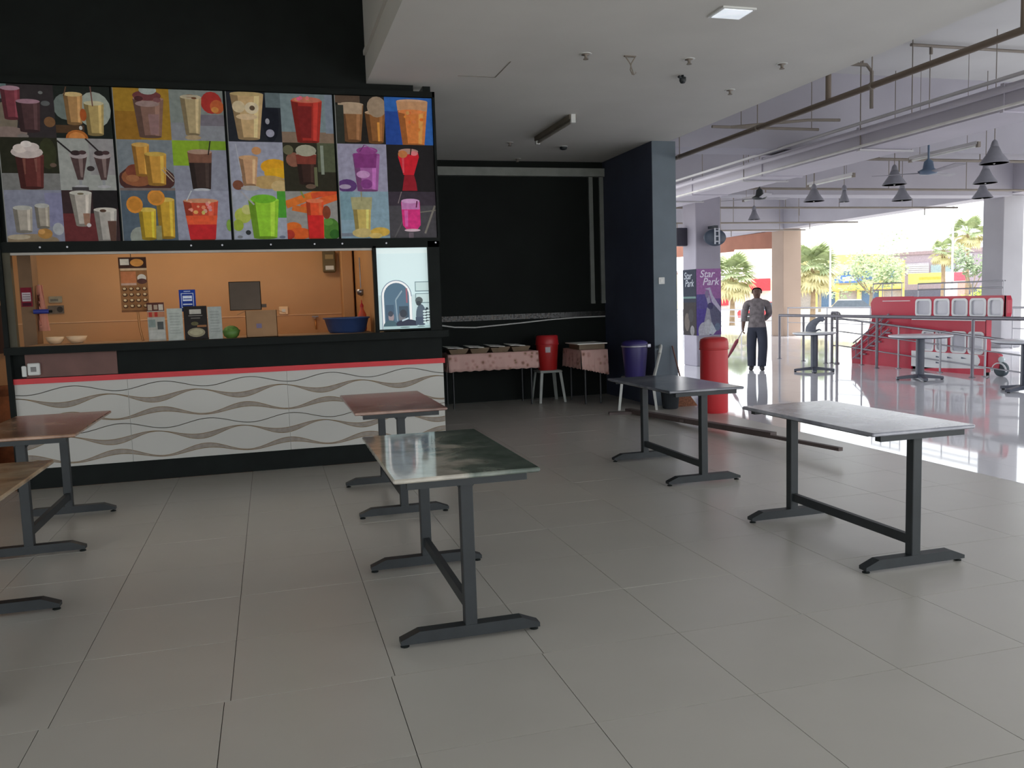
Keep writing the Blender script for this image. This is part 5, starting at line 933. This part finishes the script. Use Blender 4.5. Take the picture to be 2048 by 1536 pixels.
# right arm (picture left) hangs down, holding the umbrella
a1 = vx((-0.185, 0.02, 1.235), 0.062, sho); a2 = vx((-0.225, 0.03, 1.02), 0.046, a1); a3 = vx((-0.245, -0.02, 0.83), 0.034, a2)
finger_set(a3, (-0.25, -0.035, 0.775), (-0.05, -0.1, -1), (0, -1, 0.1), (1, 0, 0))
# left arm (picture right) bent behind the back
b1 = vx((0.185, 0.02, 1.235), 0.062, sho); b2 = vx((0.222, 0.10, 1.03), 0.047, b1); b3 = vx((0.12, 0.17, 0.93), 0.034, b2)
finger_set(b3, (0.07, 0.18, 0.915), (-1, 0.1, -0.1), (0, 0, 1), (0, -0.3, 0.2))
l1 = vx((-0.085, 0.02, 0.76), 0.092, pel); l2 = vx((-0.10, 0.03, 0.44), 0.066, l1); l3 = vx((-0.095, 0.06, 0.10), 0.046, l2); l4 = vx((-0.10, 0.02, 0.045), 0.042, l3); vx((-0.115, -0.12, 0.035), 0.034, l4)
m1 = vx((0.085, 0.0, 0.76), 0.092, pel); m2 = vx((0.105, -0.05, 0.44), 0.066, m1); m3 = vx((0.085, -0.03, 0.10), 0.046, m2); m4 = vx((0.085, -0.06, 0.045), 0.042, m3); vx((0.10, -0.20, 0.035), 0.034, m4)
body_me = skin_body('body', V, E_, SKIN)
man = empty('person', 'man in a grey patterned shirt and dark trousers walking with a folded umbrella', 'person', loc=(8.69, 13.82, 0), rz=-0.56)
body = bpy.data.objects.new('body', body_me); COL.objects.link(body); body.parent = man
zmin = min(v.co.z for v in body_me.vertices)
for v in body_me.vertices: v.co.z -= zmin if v.co.z < 0.2 else 0
def garment(name, test, puff, m, hems=()):
    vs = body_me.vertices; keep = [p for p in body_me.polygons if all(test(vs[i].co) for i in p.vertices)]
    idx = {}; nv = []; nf = []
    for p in keep:
        f = []
        for i in p.vertices:
            if i not in idx: idx[i] = len(nv); nv.append(tuple(vs[i].co + vs[i].normal * (puff(vs[i].co) if callable(puff) else puff)))
            f.append(idx[i])
        nf.append(f)
    cnt = {}
    for f in nf:
        for a, b in zip(f, f[1:] + f[:1]): k = (min(a, b), max(a, b)); cnt[k] = cnt.get(k, 0) + 1
    for k, c in cnt.items():
        if c == 1:
            for i in k:
                for z0, dz, xm in hems:
                    if abs(nv[i][2] - z0) < dz and abs(nv[i][0]) < xm: nv[i] = (nv[i][0], nv[i][1], z0)
    me = bpy.data.meshes.new(name); me.from_pydata(nv, [], nf); me.materials.append(m)
    for p in me.polygons: p.use_smooth = True
    o = bpy.data.objects.new(name, me); COL.objects.link(o); o.parent = man; return o
SH = mat('grey_batik_shirt', (112, 105, 108), 0.9, var=0.35, scale=14)
garment('shirt', lambda c: (c.z > 0.80 and c.z < 1.335 and (abs(c.x) < 0.20 or c.z > 0.90) and not (c.y > 0.145 and c.z < 0.97)), lambda c: 0.012 + max(0, 0.02 * (1.0 - c.z) * 4) * (abs(c.x) < .2), SH, [(0.80, 0.07, 0.2), (1.335, 0.04, 0.12)])
garment('trousers', lambda c: 0.07 < c.z < 0.86 and abs(c.x) < 0.205 and not (c.y > 0.15), lambda c: 0.020 + 0.028 * max(0, 0.6 - c.z), mat('dark_trousers', (52, 56, 70), 0.9), [(0.075, 0.05, 0.3)])
garment('shoe', lambda c: c.z < 0.085 and c.x < 0, 0.006, mat('dark_shoe', (46, 44, 50), 0.6)); garment('shoe', lambda c: c.z < 0.085 and c.x > 0, 0.006, mat('dark_shoe', (46, 44, 50)))
garment('hair', lambda c: c.z > 1.44 and (c.y > -0.045 or c.z > 1.515) and not (c.y < -0.02 and c.z < 1.49), 0.02, mat('dark_hair', (44, 40, 42), 0.8))
FACE = mat('face_dark', (60, 42, 38), 0.6)
M().lathe([(0.0, -0.012), (0.011, 0.0), (0.009, 0.016), (0.0, 0.036)], c=(0, -0.098, 1.425), n=10).build('nose', SKIN, man)
for sx in (-1, 1): M().lathe([(0.0, -0.006), (0.011, 0.0), (0.0, 0.006)], c=(sx * 0.03, -0.088, 1.458), n=10).build('eye', FACE, man); M().lathe([(0.0, -0.03), (0.014, -0.015), (0.016, 0.012), (0.0, 0.03)], c=(sx * 0.08, 0.0, 1.445), n=10).build('ear', SKIN, man)
M().tube([(-0.022, -0.086, 1.392), (0, -0.092, 1.389), (0.022, -0.086, 1.392)], 0.006, 6).build('mouth', FACE, man)
# folded umbrella in the right hand
c_, s_ = math.cos(-0.56), math.sin(-0.56)
hx_, hy_ = 8.69 + c_ * -0.25 - s_ * -0.045, 13.82 + s_ * -0.25 + c_ * -0.045
um = empty('umbrella', 'folded maroon umbrella held by the walking man', 'umbrella', loc=(hx_, hy_, 0.75))
ux, uy = -0.84, 0.54
def up_(t): return (ux * 0.30 * t, uy * 0.30 * t, -0.55 * t)
M().tube([up_(-0.06), up_(0.36)], 0.010, 8).build('handle', mat('umbrella_handle', (150, 140, 140), 0.4), um)
M().tube([up_(0.30), up_(0.38), up_(0.7), up_(0.97)], [0.014, 0.034, 0.030, 0.012], 10).build('folded_canopy', mat('maroon_nylon', (128, 50, 66), 0.6, var=0.3, scale=18), um); M().tube([up_(0.97), up_(1.04)], 0.005, 6).build('tip', STEEL, um)

# ================================================================== OUTDOORS
def palm(x, y, zb, h_, r_, n, lab, seed):
    rr = random.Random(seed); o = empty('palm_tree', lab, 'palm', 'palms outside the building', loc=(x, y, zb))
    M().tube([(0, 0, 0), (0.05, 0, h_ * .5), (0, 0, h_)], [0.2, 0.15, 0.13], 10).build('trunk', mat('palm_trunk', (150, 128, 104), 0.9, var=0.3, scale=3), o)
    gm = mat('palm_green', (158, 170, 128), 0.7, var=0.3, scale=2); dm = mat('palm_dry', (192, 184, 140), 0.8, var=0.25, scale=2)  # leaf colours paled to carry the outdoor haze and glare
    mb = MB(); nb = 11
    mb.tube([(0, 0, 0), (r_ * .45, 0, 0.02)], 0.03, 5)
    for k in range(nb):
        a = -1.15 + 2.3 * k / (nb - 1); L = r_ * .62 * (1 - .25 * abs(a) / 1.15); bx_ = r_ * .42
        c, s = math.cos(a), math.sin(a); wd = 0.075 * r_; ox, oy = bx_ + c * L * .5, s * L * .5
        mb.add([(bx_, 0, .03), (ox - s * wd, oy + c * wd, .05), (bx_ + c * L, s * L, -.16 * r_), (ox + s * wd, oy - c * wd, .05)], [(0, 1, 2, 3)])
    lf = mb.build('frond', gm, o); lf2 = None
    for k in range(n):
        az = 2.399 * k + rr.uniform(-.2, .2); t = k / n; el = 1.25 - 2.3 * t; m_ = lf if t < .6 else lf2
        if t >= .6 and lf2 is None: lf2 = lf.copy(); lf2.data = lf.data.copy(); lf2.data.materials[0] = dm; COL.objects.link(lf2); lf2.parent = o; q = lf2
        elif k == 0: q = lf
        else: q = m_.copy(); COL.objects.link(q); q.parent = o
        q.location = (0, 0, h_ - .25 * t); q.rotation_euler = (rr.uniform(-.3, .3), -el, az); q.scale = (1, 1, 1)
    return o
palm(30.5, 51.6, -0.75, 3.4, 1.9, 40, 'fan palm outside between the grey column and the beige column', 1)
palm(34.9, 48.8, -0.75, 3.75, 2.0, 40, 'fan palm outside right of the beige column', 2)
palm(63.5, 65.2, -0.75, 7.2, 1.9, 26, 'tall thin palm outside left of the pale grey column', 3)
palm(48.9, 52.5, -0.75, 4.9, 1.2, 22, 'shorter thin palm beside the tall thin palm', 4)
def tree(x, y, zb, h_, rx, rz_, nleaf, rgb, lab, seed, name='leafy_tree'):
    rr = random.Random(seed); o = empty(name, lab, 'tree', 'trees outside the building', loc=(x, y, zb))
    tk = M().tube([(0, 0, 0), (0.1, 0, h_ * .6)], [0.16, 0.1], 8)
    for k in range(5): a = rr.uniform(0, 6.28); tk.tube([(0.05, 0, h_ * .4), (math.cos(a) * rx * .5, math.sin(a) * rx * .5, h_ * .85)], [0.07, 0.03], 6)
    tk.build('trunk', mat('bark', (150, 136, 116), 0.9), o)
    lv = MB(); cl_c = [(rr.gauss(0, .42) * rx, rr.gauss(0, .42) * rx, h_ + rr.gauss(0, .4) * rz_, rr.uniform(.25, .5) * rx) for _ in range(13)]
    for _ in range(nleaf):
        cx, cy, cz, cr_ = rr.choice(cl_c); d = Vector((rr.gauss(0, 1), rr.gauss(0, 1), rr.gauss(0, 1))).normalized() * cr_ * rr.uniform(.6, 1); s = rr.uniform(.07, .14) * (1 + rx * .12)
        u = Vector((rr.gauss(0, 1), rr.gauss(0, 1), rr.gauss(0, .6))).normalized(); v_ = u.orthogonal().normalized(); p = Vector((cx, cy, max(.3, cz))) + d * 1.0
        lv.add([p - u * s, p + v_ * s * .55, p + u * s, p - v_ * s * .55], [(0, 1, 2, 3)])
    tag(lv.build('foliage', mat('foliage_%d' % seed, rgb, 0.8, var=0.35, scale=1.5), o), kind='stuff')  # foliage colours lightened to imitate haze
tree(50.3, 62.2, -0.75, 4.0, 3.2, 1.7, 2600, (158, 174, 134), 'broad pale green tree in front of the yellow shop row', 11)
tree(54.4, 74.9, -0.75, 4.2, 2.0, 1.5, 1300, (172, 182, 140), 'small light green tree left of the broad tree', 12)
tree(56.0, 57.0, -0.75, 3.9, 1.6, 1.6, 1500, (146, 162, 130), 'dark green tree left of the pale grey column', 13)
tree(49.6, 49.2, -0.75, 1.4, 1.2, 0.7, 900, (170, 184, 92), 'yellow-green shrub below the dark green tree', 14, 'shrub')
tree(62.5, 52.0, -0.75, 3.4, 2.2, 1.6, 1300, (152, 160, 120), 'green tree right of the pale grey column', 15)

# shop row far across the yard: built in a frame facing the building
def block(label, cat, x, y, rz, name): return empty(name, label, cat, loc=(x, y, -0.75), rz=rz)
RZ = -0.62
YEL = mat('shop_yellow', (224, 196, 112), 0.85, var=0.06); CRM = mat('shop_cream', (232, 222, 192), 0.85, var=0.05); SHUT = mat('shutter_grey', (176, 170, 166), 0.7); WIN = mat('window_blue', (92, 122, 156), 0.25); ROOFG = mat('roof_grey', (150, 132, 138), 0.8)  # yellow made paler to paint in distant haze
ys = block('yellow and cream two-storey shop row across the yard', 'building', 66.4, 87.6, RZ, 'shop_row')
B(-7.6, 7.0, 0, 4, 0, 5.4).build('wall', CRM, ys)
M().prism([(-7.9, 5.35), (7.3, 5.35), (4.5, 6.3), (-1.0, 6.4), (-5.5, 5.9)], -0.3, 4, 'y').build('roof', mat('roof_tan', (196, 176, 120), 0.8), ys)
B(-7.7, 7.1, -0.9, 0, 2.15, 2.75).build('yellow_band', YEL, ys); B(-7.7, 7.1, -1.0, 0, 2.05, 2.2).build('awning_edge', mat('awning_orange', (214, 168, 90), 0.8), ys)
for k in range(6): B(-7.3 + 2.45 * k, -5.4 + 2.45 * k, -0.05, 0.1, 0.05, 2.0).build('shutter', SHUT if k not in (2, 4) else WIN, ys)
for k in range(7): B(-7.65 + 2.4 * k, -7.3 + 2.4 * k, -0.75, -0.4, 0, 5.3).build('pillar', YEL, ys)
for k in range(6):
    wo = B(-6.9 + 2.4 * k, -5.8 + 2.4 * k, -0.06, 0.05, 3.2, 4.5).build('window', CRM, ys); B(-6.75 + 2.4 * k, -5.95 + 2.4 * k, -0.09, -0.06, 3.3, 4.4).build('pane', WIN, wo)
B(-0.6, 2.6, -0.95, -0.9, 3.0, 3.9).build('shop_sign', mat('sign_blue', (70, 110, 180), 0.6), ys); B(0.3, 1.6, -1.0, -0.95, 3.2, 3.7).build('sign_panel', BW, ys)
gs = block('grey building with white louvre panels behind the bus', 'building', 79.0, 86.5, RZ - 0.1, 'grey_building')
B(-5.4, 6.9, 0, 4, 0, 6.3).build('wall', mat('grey_mauve', (158, 146, 158), 0.85), gs); M().prism([(-5.6, 6.25), (7.1, 6.25), (6.6, 6.8), (-3.8, 6.6)], -0.2, 4, 'y').build('roof', ROOFG, gs)  # mauve wall colour also paled to stand in for haze
for x0, x1, z0, z1 in ((-2.9, -0.4, 3.85, 5.2), (2.6, 4.3, 3.6, 6.1)):
    lo_ = B(x0, x1, -0.12, 0, z0, z1).build('louvre_frame', mat('louvre_back', (176, 172, 182), 0.8), gs)
    n = int((z1 - z0) / .24)
    for k in range(n): B(x0, x1, -0.22, -0.10, z0 + .24 * k, z0 + .24 * k + .13).build('louvre_slat', BW, lo_)
B(-0.2, 2.4, -0.08, 0, 3.7, 4.9).build('window', mat('teal_glass', (150, 170, 178), 0.3), gs); B(-4.8, 6.2, -0.06, 0, 0.1, 1.9).build('shopfront', mat('dark_shop', (96, 98, 118), 0.5), gs)
ysn = block('yellow shop sign on the grey building behind the bus', 'sign', 77.2, 84.6, RZ - 0.1, 'yellow_sign'); B(-2.6, 2.2, -0.2, 0, 2.6, 3.9).build('sign_board', mat('sign_yellow', (224, 210, 112), 0.6), ysn); B(-1.4, 1.6, -0.24, -0.2, 3.1, 3.4).build('lettering_strip', mat('sign_ochre', (190, 170, 70), 0.6), ysn)
py = block('red and white pylon sign right of the yellow sign', 'sign', 77.0, 80.7, RZ - 0.1, 'pylon_sign'); B(-1.1, 1.1, -0.2, 0.2, 0, 3.9).build('pylon_body', mat('pylon_white', (236, 214, 214), 0.6), py); B(-0.2, 1.0, -0.24, -0.2, 2.8, 3.8).build('red_emblem', mat('emblem_red', (220, 84, 100), 0.6), py); B(0.2, 1.0, -0.24, -0.2, 0.3, 2.6).build('red_panel', mat('panel_coral', (226, 150, 140), 0.6), py)
wb = block('white building with red canopy seen past the walking man', 'building', 61.5, 101.0, -0.55, 'white_building')
B(-7.0, 4.8, 0, 4, 0, 8.0).build('wall', mat('white_wall', (236, 230, 226), 0.85), wb); B(-7.1, 4.9, -0.3, 4, 8.0, 8.25).build('roof_edge', mat('roof_pink', (222, 206, 200), 0.8), wb)
B(0.6, 3.4, -1.6, 0, 2.4, 4.0).build('red_canopy', mat('canopy_red', (204, 62, 74), 0.7), wb); B(-0.6, 0.4, -0.3, 0, 0, 7.6).build('pier', mat('pier_pink', (226, 206, 200), 0.8), wb); wo = B(-1.0, -0.75, -0.06, 0, 5.9, 6.8).build('window', mat('win_mauve', (170, 120, 130), 0.5), wb)
B(-3.2, -2.0, -0.3, 0, 0.6, 2.0).build('red_sign', mat('canopy_red', (204, 62, 74)), wb); B(-6.2, -0.8, -0.1, 0, 0.2, 2.6).build('shutter', mat('shutter_pale', (222, 208, 206), 0.7), wb)
yb = block('yellow corner house seen between the wall end and the grey column', 'building', 50.5, 108.0, -0.5, 'corner_house'); B(-4, 4, 0, 8, 0, 5.2).build('wall', YEL, yb); B(-4.2, 4.2, -0.3, 8, 5.2, 5.5).build('roof', ROOFG, yb); B(-2, 2, -0.1, 0, 0.2, 2.2).build('shutter', mat('shutter_pale', (222, 208, 206)), yb)
for x, y, h_, lab in ((29.8, 40.1, 5.5, 'thin street lamp pole outside right of the beige column'), (34.4, 36.3, 7.4, 'taller street lamp pole outside left of the pale grey column')):
    o = empty('lamp_post', lab, 'lamp post', 'street lamp poles outside', loc=(x, y, -0.75)); M().tube([(0, 0, 0), (0, 0, h_)], [0.07, 0.04], 8).build('pole', PIPEL, o); M().tube([(0, 0, h_ - .1), (0.5, -0.4, h_ + .1), (0.9, -0.7, h_ + .1)], 0.03, 6).build('arm', PIPEL, o); M().lathe([(0.0, -.04), (0.12, 0), (0.0, .06)], c=(1.0, -0.8, h_ + .08), n=10, sx=1.6).build('lantern', WHITEP, o)
# kerb and parked cars beyond the railing
struct(B(16.75, 17.1, -20, 60, -0.75, -0.2).build('kerb', GROUND), 'concrete kerb along the building edge')
def car(x, y, rz, rgb, lab, key):
    o = empty('car', lab, 'car', 'cars parked outside', loc=(x, y, -0.75), rz=rz); cm_ = mat('car_' + key, rgb, 0.25, var=0.03)
    M().prism([(-2.1, .3), (2.1, .3), (2.15, .7), (1.3, .85), (-2.0, .9), (-2.15, .7)], -.85, .85, 'y').build('car_body', cm_, o)
    M().prism([(-1.7, .88), (1.1, .85), (.5, 1.4), (-1.2, 1.42)], -.75, .75, 'y').build('cabin', mat('car_glass', (90, 100, 112), 0.1), o); M().prism([(-1.15, 1.40), (.45, 1.38), (.4, 1.46), (-1.1, 1.48)], -.72, .72, 'y').build('car_roof', cm_, o)
    for sx in (-1.3, 1.3):
        for sy in (-.78, .78): M().cyl((sx, sy - .1, .32), (sx, sy + .1, .32), .32, n=16).build('wheel', mat('tyre', (40, 40, 42)), o)
car(41.5, 53.0, -0.6, (226, 228, 230), 'white car parked outside below the yellow shop row', 'white'); car(45.3, 46.3, -0.6, (188, 192, 200), 'silver car parked outside behind the main railing', 'silver'); car(37.0, 57.5, -0.6, (196, 70, 76), 'red car parked outside right of the walking man', 'red')
